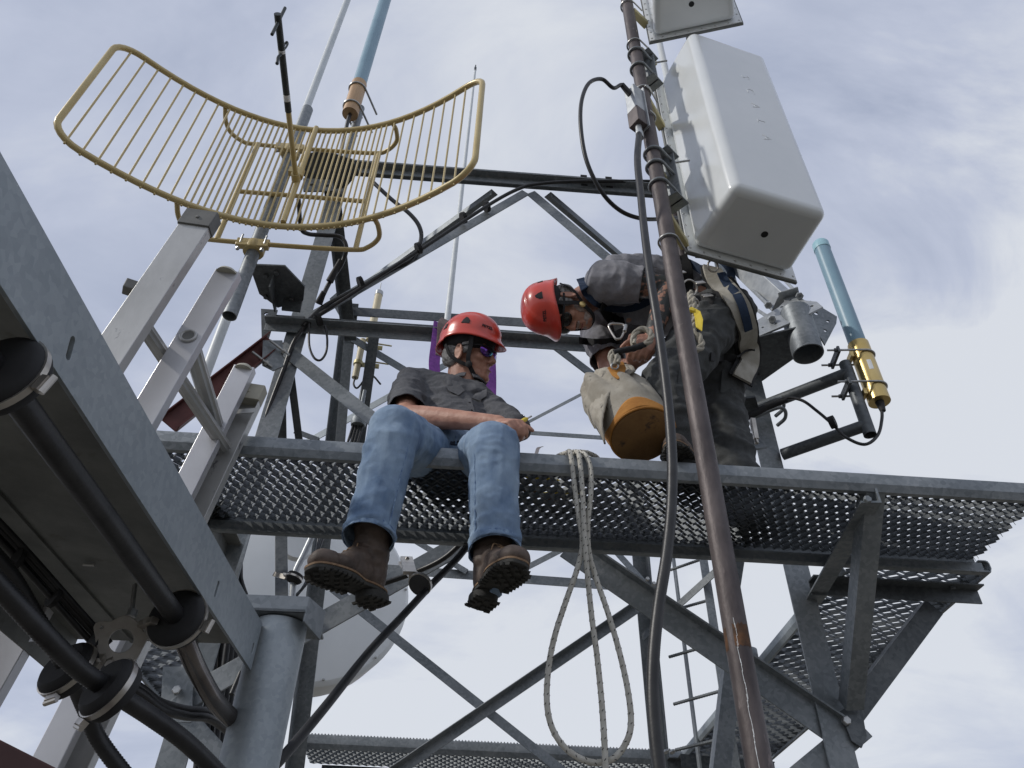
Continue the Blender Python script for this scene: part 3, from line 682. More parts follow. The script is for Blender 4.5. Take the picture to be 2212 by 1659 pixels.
rail(r4a, r4a - dl * 7.4, .086, .034, -1, 'aluminium')
# plastic end caps
def cap(c, w, d, mat, h=.05):
    m = MB(); U = perp(dl, (1, 0, 0))
    m.sweep([(-w / 2, -.006), (w / 2, -.006), (w / 2 + .002, .0), (w / 2 + .002, d), (w / 2 - .01, d + .008), (-w / 2 + .01, d + .008), (-w / 2 - .002, d), (-w / 2 - .002, 0)], c - dl * h, c + dl * .02, U, (0, 1, 0))
    m.bolt(c - dl * h * .3 + V((0, -.006, 0)), (0, -1, 0), .006, .003)
    return m.build('end_cap', mat, ld, ang=50, bevel=.006)
cap(r1a, .090, .034, 'grey_plastic', .045)
cap(r4a - V((0, .036, 0)), .084, .034, 'tan_plastic', .04)
for p, w_ in ((r2a, .066), (r3a, .062)):
    m = MB(); m.lathe(p + V((0, .012, 0)) - dl * .012, dl, [(0, w_ * .50), (.008, w_ * .46), (.018, w_ * .3)], 20); m.build('end_plug', 'tan_plastic', ld)
# rungs
def rung(p0, p1, s=.034):
    m = MB(); ax = (p1 - p0).normalized(); U = perp(ax, (1, 0, 0)); W = ax.cross(U)
    pr_ = []
    for k in range(20):
        an = 2 * PI * k / 20; r = s * .5 * (1.12 if k % 2 else 1.0); pr_.append((r * math.cos(an) * 1.15, r * math.sin(an)))
    m.sweep(pr_, p0, p1, U, W); return m.build('rung', 'aluminium', ld, ang=20)
def onrail(ra, y):
    lo, hi = -.3, 2.9
    for _ in range(40):
        mid = (lo + hi) / 2; p = ra - dl * mid
        cc = ROT.transposed() @ p; yy = 829.5 - 1660 * cc.y / -cc.z
        if yy < y: lo = mid
        else: hi = mid
    return ra - dl * lo
a1 = onrail(r1a, 675); a4 = V((a1.x, 0, a1.z))
for k in range(0, 20):
    q1 = a1 - dl * .305 * k
    t4 = q1 + (r4a - r1a) - dl * ((r4a - r1a).dot(dl) + 0); 
    q4 = V((q1.x, 1.965, q1.z)); s4 = r4a - dl * ((r4a.z - q1.z) / dl.z); q4 = V((s4.x, 1.96, q1.z))
    if k > 1 and (infr(q1) or infr(q4) or infr((q1 + q4) / 2)): continue
    rung(q1 + V((0, .006, 0)), q4)
b2 = onrail(r2a, 727)
for k in range(0, 20):
    q2 = b2 - dl * .305 * k; s3 = r3a - dl * ((r3a.z - q2.z) / dl.z)
    if k > 1 and (infr(q2) or infr(V((s3.x, 1.90, q2.z)))): continue
    rung(q2 + V((0, -.004, 0)), V((s3.x, 1.90, q2.z)), .038)
m = MB(); ring(m, b2 + V((0, -.003, 0)), (0, 1, 0), .019, .004); m.build('rung_collar', 'aluminium', ld)
m = MB(); m.lathe(b2 + V((0, -.0035, 0)), (0, -1, 0), [(0, .016), (.001, .016)], 20); m.build('rung_end', 'grey_plastic', ld)
m = MB(); q = D(283, 618, 1.46); m.bar(q - V((.018, .0, 0)), q + V((.03, .02, 0)), .034, .034, (0, 0, 1), (0, 1, 0)); m.build('rung_end', 'grey_plastic', ld, bevel=.003)
m = MB(); q = onrail(r4a, 905); m.strip([q - V((.04, .03, 0)), q + V((.045, -.036, .01))], .018, .002, dl); m.build('rail_brace', 'aluminium', ld)

# dark red arm clamped to the left leg
ar = thing('red_arm', D(590, 745, 2.7), 'dark red oxide painted channel arm clamped with U-bolts to the left tower leg', 'bracket arm')
m = MB(); q0 = D(575, 728, 2.70); q1 = D(345, 905, 2.55); m.channel(q0, q1, .085, .05, .006, (0, 0, -1), (0, -1, 0)); m.build('channel_arm', 'red_oxide', ar, smooth=False, bevel=.0015)
for (x, y) in ((583, 735), (545, 760)):
    m = MB(); c = D(x, y, 2.64); m.tube([c, c + V((.09, .05, -.04))], .006, 8); m.lathe(c + V((.06, .035, -.028)), (.09, .05, -.04), [(0, .014), (.012, .014)], 6); m.build('threaded_bolt', 'bolt_steel', ar)
m = MB(); m.plate([D(568, 735, 2.66), D(610, 735, 2.68), D(612, 790, 2.7), D(590, 800, 2.7), D(566, 788, 2.68)], (0, 1, 0), .008); m.build('clamp_plate', 'galvanised', ar, smooth=False)

# thick black cable sweeping from the deck down behind the post, with its clamp
cable('sweeping_cable', [D(1030, 1120, 2.5), D(1005, 1185, 2.45), D(930, 1265, 2.35), D(870, 1330, 2.25), D(800, 1405, 2.15), D(700, 1530, 1.95), D(620, 1625, 1.85), D(560, 1690, 1.8)], .0118, 'black_cable', 'thick ribbed black cable sweeping diagonally beneath the seated man', 'cable', None, .0007, 14)
cable('loose_lead', [D(830, 1260, 2.68), D(900, 1235, 2.66), D(960, 1205, 2.6), D(1010, 1160, 2.55)], .010, 'black_cable', 'thin black cable crossing the brace between the two boots', 'cable', None, 0, 8)
hc2 = D(908, 1262, 2.33)
h2 = thing('hanger_clamp', hc2, 'steel band clamp with rubber collar hanging the sweeping cable off a brace', 'cable clamp')
axc = (D(930, 1240, 2.37) - D(880, 1295, 2.28)).normalized()
m = MB(); m.lathe(hc2 - axc * .01, axc, [(0, .036), (.02, .036)], 28); m.build('rubber_grommet', 'rubber', h2)
m = MB(); m.lathe(hc2 - axc * .006, axc, [(0, .037), (.0001, .040), (.012, .040), (.0121, .037)], 28); m.build('steel_band', 'stainless', h2)
m = MB(); m.bar(D(885, 1238, 2.40), D(878, 1205, 2.62), .045, .012, (1, 0, 0), (0, 1, 0)); m.bar(D(872, 1215, 2.60), D(895, 1245, 2.5), .04, .01, (1, 0, 0), (0, 1, 0)); m.bolt(D(880, 1208, 2.58), (0, -1, 0), .008, .008); m.build('hanger_bracket', 'stainless', h2, smooth=False, bevel=.002)

# steel conduit with a small collar on the upright left of the boots
cable('steel_conduit', [D(683, 1140, 3.05), D(655, 1200, 3.05), D(637, 1240, 3.05), D(630, 1300, 3.05), D(625, 1330, 3.05)], .014, 'galvanised_new', 'slim bright steel conduit bending beside the left boot', 'conduit', None, 0, 12)
collar(D(636, 1248, 3.03), (.25, 0, 1), .035, .022, (-1, 0, 0), 'small black rubber collar beside the left boot')
m = MB(); m.bar(D(592, 1240, 3.1), D(618, 1247, 3.05), .02, .008, (0, 0, 1), (0, 1, 0)); tag(m.build('strap_tab', 'stainless', smooth=False), 'small bright metal tab holding the small collar to the upright', 'bracket')
for i in range(5):
    cable('jumper_cable', [D(690 + 3 * i, 1150, 3.4), D(676 - 3 * i, 1235 + 4 * i, 3.3), D(650 - 6 * i, 1275 + 7 * i, 3.25), D(612 - 4 * i, 1310 + 3 * i, 3.3), D(600 - 3 * i, 1345, 3.35)], .0062, 'galvanised_dark' if i % 2 else 'black_cable', ['top', 'second', 'middle', 'fourth', 'lowest'][i] + ' thin jumper cable in the tangle of five left of the left boot', 'cable', 'jumper cables tangled by the boot', 0, 7)
# ================================================================= ANTENNAS ON THE LEFT
k_ = 2.8 / 2.6
def gp(x, z, dy=0.0):
    "point of the curved reflector surface"
    return V((x, 2.085 - .55 * (x + .88) ** 2 + dy, z)) * k_
ga = thing('grid_antenna', gp(-.88, 2.6), 'mustard yellow curved grid reflector antenna of thin vertical rods in a tube frame', 'grid antenna')
ZB, ZT, XL, XR = 2.6, 3.35, -1.705, -0.085
def frame_path():
    pts = []; rc = .085
    for k in range(25): pts.append((XL + rc + (XR - XL - 2 * rc) * k / 24, ZB))
    for k in range(1, 6): a = -PI / 2 + PI / 2 * k / 6; pts.append((XR - rc + rc * math.cos(a), ZB + rc + rc * math.sin(a)))
    pts.append((XR, ZB + rc)); pts.append((XR, (ZB + ZT) / 2)); pts.append((XR, ZT - rc))
    for k in range(1, 6): a = PI / 2 * k / 6; pts.append((XR - rc + rc * math.cos(a), ZT - rc + rc * math.sin(a)))
    for k in range(25): pts.append((XR - rc - (XR - XL - 2 * rc) * k / 24, ZT))
    for k in range(1, 6): a = PI / 2 + PI / 2 * k / 6; pts.append((XL + rc + rc * math.cos(a), ZT - rc + rc * math.sin(a)))
    pts.append((XL, ZT - rc)); pts.append((XL, (ZB + ZT) / 2)); pts.append((XL, ZB + rc))
    for k in range(1, 6): a = PI + PI / 2 * k / 6; pts.append((XL + rc + rc * math.cos(a), ZB + rc + rc * math.sin(a)))
    return [gp(x, z) for x, z in pts]
m = MB(); m.tube(frame_path(), .0148, 14, closed=True); m.build('frame', 'mustard_paint', ga, ang=60)
xs = [-1.66 + .048 * i for i in range(8)]
x_ = xs[-1] + .048
while x_ < -.52: xs.append(x_); x_ += .0247
xs += [x_ + .012 + .048 * i for i in range(8) if x_ + .012 + .048 * i < -.14]
for x in xs:
    if abs(x + .88) < .014: continue
    ed = max(0, XL + .085 - x, x - (XR - .085)); cz = .085 - math.sqrt(max(0, .085 ** 2 - ed ** 2))
    m = MB(); m.tube([gp(x, ZB - .022 + cz), gp(x, ZT + .018 - cz)], .0049, 8); m.build('rod', 'mustard_paint', ga)
m = MB(); m.tube([gp(-.88, ZB + .01, -.014), gp(-.88, ZT, -.014)], .0135, 12); m.build('centre_bar', 'mustard_paint', ga)
def Zk(x, y, z): return Z(x, y, z * k_)
def backloop(z, a, b, dyb):
    y0 = 2.185
    P = [gp(a, z, .012), V((a - .012, 2.07, z)) * k_, V((a + .0, 2.13, z)) * k_, V((a + .05, 2.175, z)) * k_, V((a + .11, y0, z)) * k_, V(((a + b) / 2, y0 + .005, z)) * k_,
         V((b - .11, y0, z)) * k_, V((b - .04, 2.165, z)) * k_, V((b + .01, 2.11, z)) * k_, V((b + .012, 2.05, z)) * k_, gp(b, z, .012)]
    m = MB(); m.tube(catmull(P, 6), .0115, 12); m.build('back_loop', 'mustard_paint', ga, ang=60)
backloop(ZT - .005, -1.30, -.505, 0); backloop(ZB + .0, -1.30, -.49, 0)
zm = 2.955
m = MB(); m.tube([V((-1.175, 2.185, zm)) * k_, V((-.585, 2.19, zm)) * k_], .0115, 12); m.build('back_bar', 'mustard_paint', ga)
for xx in (-1.18, -.585):
    m = MB(); m.tube([V((xx, 2.185, ZB)) * k_, V((xx, 2.185, ZT)) * k_], .013, 12); m.build('back_upright', 'mustard_paint', ga)
MX, MY = -1.025 * k_, 2.225 * k_
for z in (ZB * k_, (ZT - .005) * k_):
    m = MB(); m.lathe((MX, MY - .005, z - .028), (0, 0, 1), [(0, .046), (.012, .05), (.044, .05), (.056, .046)], 20)
    m.bar((MX - .075, MY - .035, z), (MX + .075, MY - .035, z), .05, .03, (0, 0, 1), (0, 1, 0)); m.build('mast_clamp', 'mustard_paint', ga, bevel=.003)
    for s in (-1, 1):
        m = MB(); ubolt(m, (MX + s * .055, MY - .03, z), (1, 0, 0), (0, 0, 1), .018, .05, .0045); m.bolt((MX + s * .055, MY - .05, z - .05), (0, 0, -1), .009, .012); m.build('clamp_bolt', 'bolt_steel', ga)
# feed
b0 = D(639, 384, 2.05 * k_); b0.y = 2.05 * k_
fe = Z(600, 34, b0.z); fd = (fe - b0).normalized(); fL = (fe - b0).length
m = MB(); m.tube([b0, b0 + fd * fL * .47], .0125, 12); bo = m.build('feed_boom', 'mustard_paint', ga)
m = MB(); m.tube([b0 + fd * fL * .45, b0 + fd * fL * 1.01], .0145, 14); fb = m.build('feed_tube', 'feed_black', ga)
for t_, L_, mt in ((.52, .03, 'dish_white'), (.80, .014, 'dish_white')):
    m = MB(); m.tube([b0 + fd * fL * t_, b0 + fd * (fL * t_ + L_)], .0152, 14); m.build('tape_band', mt, ga)
m = MB(); m.tube([b0 + fd * fL * .97 - V((0, 0, .115)), b0 + fd * fL * .97 + V((0, 0, .125))], .0068, 10); m.build('dipole', 'feed_black', ga)
q = b0 + fd * fL * .80
m = MB(); m.tube(catmull([q + V((.0, 0, .015)), q + V((.006, 0, .05)), q + V((.006, 0, .085)), q + V((-.004, 0, .088)), q + V((-.004, 0, .03)), q], 5), .0045, 8)
m.tube(catmull([q - V((.0, 0, .012)), q + V((-.004, -.005, -.05)), q + V((0, 0, -.085))], 5), .006, 8); m.ball(q + V((0, 0, -.09)), .008, 8, 6); m.ball(q + V((.001, 0, .09)), .008, 8, 6); m.build('dipole', 'feed_black', ga)
m = MB(); c = gp(-.88, zm, -.02); m.lathe(c - V((0, 0, .03)), (0, 0, 1), [(0, .021), (.06, .021)], 14); m.bar(c + V((-.05, -.012, 0)), c + V((.0, -.005, 0)), .04, .03, (0, 0, 1), (0, 1, 0)); m.lathe(b0 - fd * .02, fd, [(0, .021), (.045, .021)], 14)
m.build('feed_clamp', 'mustard_paint', ga, bevel=.002)

# mast of the grid antenna
mz0 = D(500, 683, MY).z
mast = thing('mounting_mast', (MX, MY, mz0), 'short galvanised mast, open at the bottom, carrying the yellow grid antenna', 'mast')
m = MB(); m.pipe((MX, MY, mz0), (MX, MY, D(650, 235, MY).z), .031, .004, 28); m.build('mast_tube', 'galvanised', mast)

def vert(x, y, Y): return D(x, y, Y)
def whip(name, x0, y0, Y, ytop, r0, r1, mat, label, tip=None):
    p = D(x0, y0, Y)
    # top height where the vertical through p reaches image row ytop
    lo, hi = p.z, 60.0
    for _ in range(50):
        mid = (lo + hi) / 2; cc = ROT.transposed() @ V((p.x, p.y, mid)); yy = 829.5 - 1660 * cc.y / -cc.z
        if yy > ytop: lo = mid
        else: hi = mid
    t = thing(name, p, label, 'antenna')
    m = MB(); n = 8; m.tube([V((p.x, p.y, p.z + (hi - p.z) * k / n)) for k in range(n + 1)], [r0 + (r1 - r0) * k / n for k in range(n + 1)], 16); m.build('radome_tube', mat, t)
    if tip:
        m = MB(); m.lathe((p.x, p.y, hi), (0, 0, 1), [(-.02, r1 * 1.15), (.04, r1 * 1.1), (.05, r1 * .6), (.09, r1 * .5)], 12); m.build('tip', 'feed_black', t)
    return t, V((p.x, p.y, hi))
whip('whip_antenna', 412, 890, 3.3, -60, .030, .030, 'white_tube', 'long pale whip antenna rising behind the yellow grid to the top edge')
whip('whip_antenna', 963, 720, 3.87, 150, .024, .011, 'white_tube', 'slim white whip antenna with dark tip behind the yellow grid\'s right end', True)
tb, tp = whip('whip_antenna', 1446, 190, 2.3, -60, .021, .021, 'white_fibreglass', 'white tube antenna between the two white panels, behind the brown pipe')
# blue collinear at the left leg head
Yb = 2.95
pb = D(776, 182, Yb); pt = D(745, 248, Yb); pl_ = D(728, 345, Yb)
bl = thing('blue_antenna', (pb.x, pb.y, pl_.z), 'blue tube antenna with a copper coloured base high above the yellow grid', 'antenna')
m = MB(); m.tube([pb, V((pb.x, pb.y, 12))], .050, 24); m.build('radome_tube', 'blue_tube', bl)
zc0 = D(745, 246, Yb).z
m = MB(); m.lathe((pb.x, pb.y, zc0), (0, 0, 1), [(0, .052), (.0, .056), (pb.z - zc0, .056), (pb.z - zc0 + .001, .05)], 24); m.build('base_sleeve', 'copper_wood', bl)
for z in (D(770, 194, Yb).z, D(752, 232, Yb).z):
    m = MB(); ubolt(m, (pb.x, pb.y, z), (0, 0, 1), (.35, 1, -.1), .060, .22, .008); m.build('clamp_bolt', 'bolt_steel', bl)
m = MB(); m.tube([V((pb.x + .02, pb.y + .12, zc0 + .3)), V((pb.x + .02, pb.y + .12, pl_.z - .6))], .030, 16); m.build('support_pipe', 'galvanised', bl)
m = MB(); m.tube(catmull([(pb.x, pb.y, zc0 + .02), (pb.x, pb.y, zc0 - .12), (pb.x + .01, pb.y + .02, zc0 - .5), (pb.x + .05, pb.y - .05, zc0 - .9)], 6), .014, 8); m.build('lead', 'black_cable', bl)
# cream antenna behind
ca = thing('cream_antenna', D(769, 815, 4.2), 'small cream tube antenna clamped to a dark post behind the left leg', 'antenna')
m = MB(); c0_ = D(767, 816, 4.2); m.tube([c0_, V((c0_.x, 4.2, D(792, 735, 4.2).z))], .024, 14); m.build('radome_tube', 'cream_paint', ca)
m = MB(); m.tube([V((c0_.x + .05, 4.2, D(790, 735, 4.2).z)), V((c0_.x + .05, 4.2, D(800, 634, 4.2).z))], .030, 14); m.build('radome_tube', 'cream_paint', ca)
m = MB(); z1_ = D(800, 632, 4.2).z; m.lathe((c0_.x + .05, 4.2, z1_), (0, 0, 1), [(-.03, .032), (.01, .032), (.012, .028)], 14); m.tube([(c0_.x + .05, 4.2, z1_), (c0_.x + .05, 4.2, z1_ + .12)], .004, 6); m.build('end_ring', 'bolt_steel', ca)
m = MB(); pz = D(790, 735, 4.25); m.tube([V((pz.x + .06, 4.27, pz.z + .1)), V((pz.x + .06, 4.27, D(775, 990, 4.27).z))], .030, 12); m.build('support_post', 'galvanised_dark', ca)
for y in (745, 785):
    z = D(775, y, 4.2).z; m = MB(); m.lathe((c0_.x, 4.2, z - .015), (0, 0, 1), [(0, .034), (.03, .034)], 14); m.bar((c0_.x, 4.21, z), (c0_.x + .15, 4.22, z), .03, .02, (0, 0, 1), (0, 1, 0)); m.tube([(c0_.x + .08, 4.18, z + .01), (c0_.x + .22, 4.2, z + .01)], .006, 6); m.build('clamp', 'gold_saddle', ca)
cable('coax_lead', [c0_, D(764, 830, 4.2), D(772, 838, 4.2), D(790, 818, 4.2), D(805, 812, 4.2), D(822, 830, 4.2)], .007, 'black_cable', 'thin black lead looping below the cream antenna', 'cable', None, 0, 8)
# round junction with cables under it, seen just above the deck
pc_ = D(773, 920, 4.0)
jt = thing('cable_gland', pc_, 'round metal gland with black leads just left of the seated man above the deck', 'cable gland')
m = MB(); m.lathe(pc_, (0, 0, 1), [(0, .045), (.02, .05), (.05, .05), (.06, .03), (.12, .016), (.30, .012)], 20); m.build('gland_body', 'galvanised', jt)
for i in range(4):
    m = MB(); m.tube(catmull([pc_ + V((.02 * (i - 1.5), 0, 0)), pc_ + V((.02 * (i - 1.5) - .02, 0, -.2)), pc_ + V((.01 * i - .1, 0, -.5))], 5), .009, 7); m.build('lead', 'black_cable', jt)

# cables dressed on the tower near the left leg
cable('coax_lead', [D(800, 388, 2.75), D(845, 430, 2.75), D(885, 462, 2.75), D(906, 490, 2.76), D(909, 520, 2.78), D(890, 560, 2.79), D(850, 580, 2.8), D(770, 625, 2.81), D(700, 662, 2.81), D(655, 705, 2.8)], .0125, 'black_cable', 'black coax looping off the top beam and down the left diagonal brace', 'cable', None, 0, 10)
cable('coax_lead', [D(1480, 392, 2.70), D(1250, 392, 2.70), D(1160, 398, 2.70), D(1120, 408, 2.70), D(1060, 440, 2.71), D(950, 512, 2.73), D(900, 545, 2.74), D(780, 622, 2.77), D(680, 688, 2.8), D(640, 730, 2.82), D(612, 800, 2.84), D(575, 900, 2.86), D(560, 960, 2.87)], .011, 'black_cable', 'black coax taped along the top beam and down the diagonal to the left leg', 'cable', None, 0, 10)
cable('coax_lead', [D(645, 430, 2.5), D(650, 490, 2.6), D(665, 505, 2.65), D(700, 508, 2.68), D(735, 512, 2.68), D(748, 535, 2.7), D(738, 570, 2.75), D(712, 610, 2.8), D(690, 655, 2.81)], .012, 'black_cable', 'black coax drooping from the grid feed under the yellow reflector', 'cable', None, 0, 10)
for (a, b, c, d) in ((736, 562, 712, 608), (700, 630, 688, 656)):
    m = MB(); m.tube([D(a, b, 2.74), D(c, d, 2.79)], [.013, .020], 10)
    tag(m.build('connector_boot', 'rubber'), 'black weatherproof connector boot on the drooping coax under the grid' if b < 600 else 'second black connector boot where the coax meets the left leg', 'connector')
cable('drip_loop', [D(668, 700, 2.76), D(668, 745, 2.75), D(678, 772, 2.75), D(692, 778, 2.75), D(704, 762, 2.75), D(707, 735, 2.75), D(703, 705, 2.76)], .0058, 'black_cable', 'thin black drip loop hanging under the middle beam', 'cable', None, 0, 8)
for i, (x, y) in enumerate(((1052, 446), (1002, 470), (905, 536), (690, 690), (780, 610))):
    m = MB(); c = D(x, y, 2.735 + (.03 if x < 800 else 0)); m.lathe(c - V((.012, 0, .008)), (.8, .02, .5), [(0, .034), (.022, .034)], 10)
    tag(m.build('tape_wrap', 'black_matte'), ['black tape wrap on the diagonal brace nearest the top beam', 'second black tape wrap down the diagonal brace', 'black tape wrap where the loop meets the diagonal brace', 'lowest black tape wrap, by the left leg', 'black tape wrap halfway down the lower diagonal'][i], 'tape', 'tape wraps holding coax to the diagonal')
for i, x in enumerate((1262, 1316, 1470)):
    m = MB(); xw = D(x, 400, 2.74).x; m.bar((xw, 2.738, zz - .002), (xw, 2.738, zz - .118), .040, .006, (1, 0, 0), (0, 1, 0))
    tag(m.build('tape_wrap', 'black_matte', smooth=False), ['black strap round the top beam right of its middle', 'black strap round the top beam nearest the loop cable', 'black strap on the top beam beside the brown pipe'][i], 'strap', 'straps round the top beam')

# purple sling over the middle beam
sl = thing('lifting_sling', D(1000, 700, 2.8), 'purple webbing sling hung over the middle beam behind the seated man', 'sling')
m = MB(); m.strip(catmull([D(948, 697, 2.80), D(943, 740, 2.76), D(938, 790, 2.72), D(945, 830, 2.70)], 5), .055, .004, (1, .35, 0)); m.build('webbing', 'purple_web', sl)
m = MB(); m.strip(catmull([D(962, 690, 2.86), D(955, 700, 2.79), D(953, 730, 2.77), D(950, 770, 2.745)], 5), .045, .004, (1, .5, 0)); m.build('webbing', 'brown_web', sl)
m = MB(); m.strip(catmull([D(1055, 735, 2.76), D(1057, 775, 2.72), D(1058, 820, 2.68), D(1056, 880, 2.6)], 5), .062, .004, (1, .2, 0)); m.build('webbing', 'purple_web', sl)

# white dish below the deck
dc = D(672, 1262, 5.9); dn = V((.35, -.93, .05)).normalized()
dsh = thing('dish_antenna', dc, 'big round white shrouded dish antenna beneath the deck behind the boots', 'dish antenna')
r_ = .83
m = MB(); m.lathe(dc, -dn, [(-.10, r_ * .02), (-.095, r_ * .35), (-.07, r_ * .7), (-.03, r_ * .96), (-.012, r_ * .99), (0, r_), (.05, r_), (.3, r_ * .97), (.32, r_ * .9)], 72); m.build('radome', 'dish_white', dsh, ang=20)
U_ = perp(dn, (0, 0, 1)); W_ = dn.cross(U_)
for k in range(22):
    an = 2 * PI * k / 22; m = MB(); m.ball(dc + (U_ * math.cos(an) + W_ * math.sin(an)) * r_ * .955 + dn * .045, .012, 8, 6); m.build('bolt', 'bolt_steel', dsh)
m = MB(); c = D(640, 1180, 5.0); m.lathe(c, dn, [(0, .12), (.05, .115)], 28); m.build('hub_cover', 'dish_white', dsh)
# ================================================================= BROWN PIPE, WHITE PANELS, CABLES ON THE PIPE
PX_, PY_ = .648, 1.75
pipe = thing('brown_pipe', (PX_, PY_, -9), 'long rusty brown steel pipe standing in front of the deck from frame bottom to top', 'pipe')
m = MB(); m.tube([(PX_, PY_, -9 + 15.2 * k / 12) for k in range(13)], .030, 32); m.build('pipe_tube', 'brown_pipe', pipe)
def pz(y):
    "height of the brown pipe at image row y"
    lo, hi = -1.0, 8.0
    for _ in range(50):
        mid = (lo + hi) / 2; cc = ROT.transposed() @ V((PX_, PY_, mid)); yy = 829.5 - 1660 * cc.y / -cc.z
        if yy > y: lo = mid
        else: hi = mid
    return lo
def patch(y0, y1, a0, a1, r, mat, name, parent, jag=.004):
    m = MB(); n = 14; z0, z1 = pz(y1), pz(y0); vs = []; fs = []
    for j in range(5):
        for i in range(n + 1):
            a = a0 + (a1 - a0) * i / n; jz = jag * noise.noise(V((i * .8, j * 3.1, 0))) * 2
            vs.append((PX_ + r * math.cos(a), PY_ + r * math.sin(a), z0 + (z1 - z0) * j / 4 + (jz if j in (0, 4) else 0)))
    for j in range(4):
        for i in range(n): fs.append([j * (n + 1) + i, j * (n + 1) + i + 1, (j + 1) * (n + 1) + i + 1, (j + 1) * (n + 1) + i])
    m.add(vs, fs); return m.build(name, mat, parent, fix=False)
patch(1357, 1405, -2.15, -.75, .0304, 'rust_patch', 'rust_patch', pipe); patch(1362, 1410, -3.3, -2.75, .0304, 'rust_patch', 'rust_patch', pipe)
m = MB(); 
for k in range(26):
    z0 = pz(1345 + k * 12.6); a = -1.95 + .12 * noise.noise(V((k * .3, 0, 0)))
    m.bar((PX_ + .0302 * math.cos(a), PY_ + .0302 * math.sin(a), z0), (PX_ + .0302 * math.cos(a + .03), PY_ + .0302 * math.sin(a + .03), z0 - .016 - .008 * (k % 3 == 0)), .0010, .0006, (1, 0, 0), (0, 1, 0))
sc = m.build('scratch_line', 'dish_white', pipe, smooth=False); tag(sc, 'thin white scratched line down the lower pipe')

def radome(A, ang, W, H, Dp, label, dot, text=False):
    "flanged fibreglass box: A is the lower left corner of the back flange"
    A = V(A); U = V((math.cos(ang), math.sin(ang), 0)); F = V((U.y, -U.x, 0)); up = V((0, 0, 1))
    t = thing('panel_antenna', A + U * W / 2, label, 'panel antenna')
    def P(u, f, z): return A + U * u + F * f + up * z
    # back plate
    m = MB(); m.plate([P(-.006, 0, -.006), P(W + .006, 0, -.006), P(W + .006, 0, H + .006), P(-.006, 0, H + .006)], -F, .012); m.build('back_plate', 'weathered_plate', t, smooth=False)
    m = MB(); m.plate([P(0, .0005, 0), P(W, .0005, 0), P(W, .0005, H), P(0, .0005, H)], F, .006); m.build('flange', 'white_fibreglass', t, smooth=False, bevel=.002)
    i0, i1 = .024, .040
    vs = [P(i0, .005, i0), P(W - i0, .005, i0), P(W - i0, .005, H - i0), P(i0, .005, H - i0), P(i1, Dp, i1), P(W - i1, Dp, i1), P(W - i1, Dp, H - i1), P(i1, Dp, H - i1)]
    fs = [[0, 1, 2, 3][::-1], [4, 5, 6, 7], [0, 1, 5, 4], [1, 2, 6, 5], [2, 3, 7, 6], [3, 0, 4, 7]]
    m = MB(); m.add(vs, fs); o = m.build('radome', 'white_fibreglass', t, ang=80)
    b = o.modifiers.new('round', 'BEVEL'); b.width = .036; b.segments = 6; b.limit_method = 'ANGLE'; b.angle_limit = R_(30)
    rv = []
    n = 19
    for k in range(n): rv.append(P(.012, .0065, .02 + (H - .04) * k / (n - 1))); 
    for k in range(n): rv.append(P(W - .012, .0065, .02 + (H - .04) * k / (n - 1)))
    for k in range(1, 7): rv.append(P(W * k / 7, .0065, .012)); rv.append(P(W * k / 7, .0065, H - .012))
    for p in rv:
        q = MB(); q.lathe(p - F * .001, F, [(0, .0056), (.003, .0048), (.0045, .002)], 8); q.build('rivet', 'bolt_steel', t)
    q = MB(); fbt = P(dot[0], dot[1], 0); zz_ = i0 + (i1 - i0) * dot[1] / Dp; q.lathe(P(dot[0], dot[1], zz_ + .002), -up + F * .06, [(0, .014), (.004, .014)], 20); q.build('drain_hole_dark', 'black_matte', t)  # solid black disc painted as the dark inside of the drain hole
    if text:
        letters = 'SCALA'
        for i, ch in enumerate(letters):
            cu = bpy.data.curves.new('letter', 'FONT'); cu.body = ch; cu.size = .060; cu.extrude = .0008; cu.bevel_depth = .0004; cu.align_x = 'CENTER'; cu.align_y = 'CENTER'; cu.offset = -.0016
            to = bpy.data.objects.new('letter', cu); C.objects.link(to)
            me = bpy.data.meshes.new_from_object(to.evaluated_get(bpy.context.evaluated_depsgraph_get())); bpy.data.objects.remove(to)
            M = Matrix((-up, U, -up.cross(U) * -1)).transposed()
            Mx = Matrix(((-up).normalized(), U, (-up).cross(U))).transposed().to_4x4(); me.transform(Mx)
            me.name = 'letter'; me.materials.clear(); me.materials.append(MAT['white_fibreglass'])
            lo = bpy.data.objects.new('letter', me); C.objects.link(lo); lo.parent = t
            lo.location = P(W * .56, Dp + .0002, text[0] - text[1] * i) - t.location
    return t, P, U, F
zb_ = 2.40
p1, P1, U1_, F1 = radome((.776, 1.905, zb_), R_(13.5), .490, 1.36, .305, 'large white fibreglass panel antenna with raised lettering, mounted right of the brown pipe', (.26, .15), (1.0, .128))
p2_, P2, U2_, F2 = radome((.765, 1.83, 4.02), R_(-17), .47, 1.3, .275, 'upper white panel antenna cut off by the top edge of the photo', (.225, .135))

def pole_ubolt(y, back, leg, r=.036, wr=.0042, mat='bolt_steel', parent=None):
    m = MB(); ubolt(m, (PX_, PY_, pz(y)), (0, .0, 1), back, r, leg, wr); return m.build('u_bolt', mat, parent)
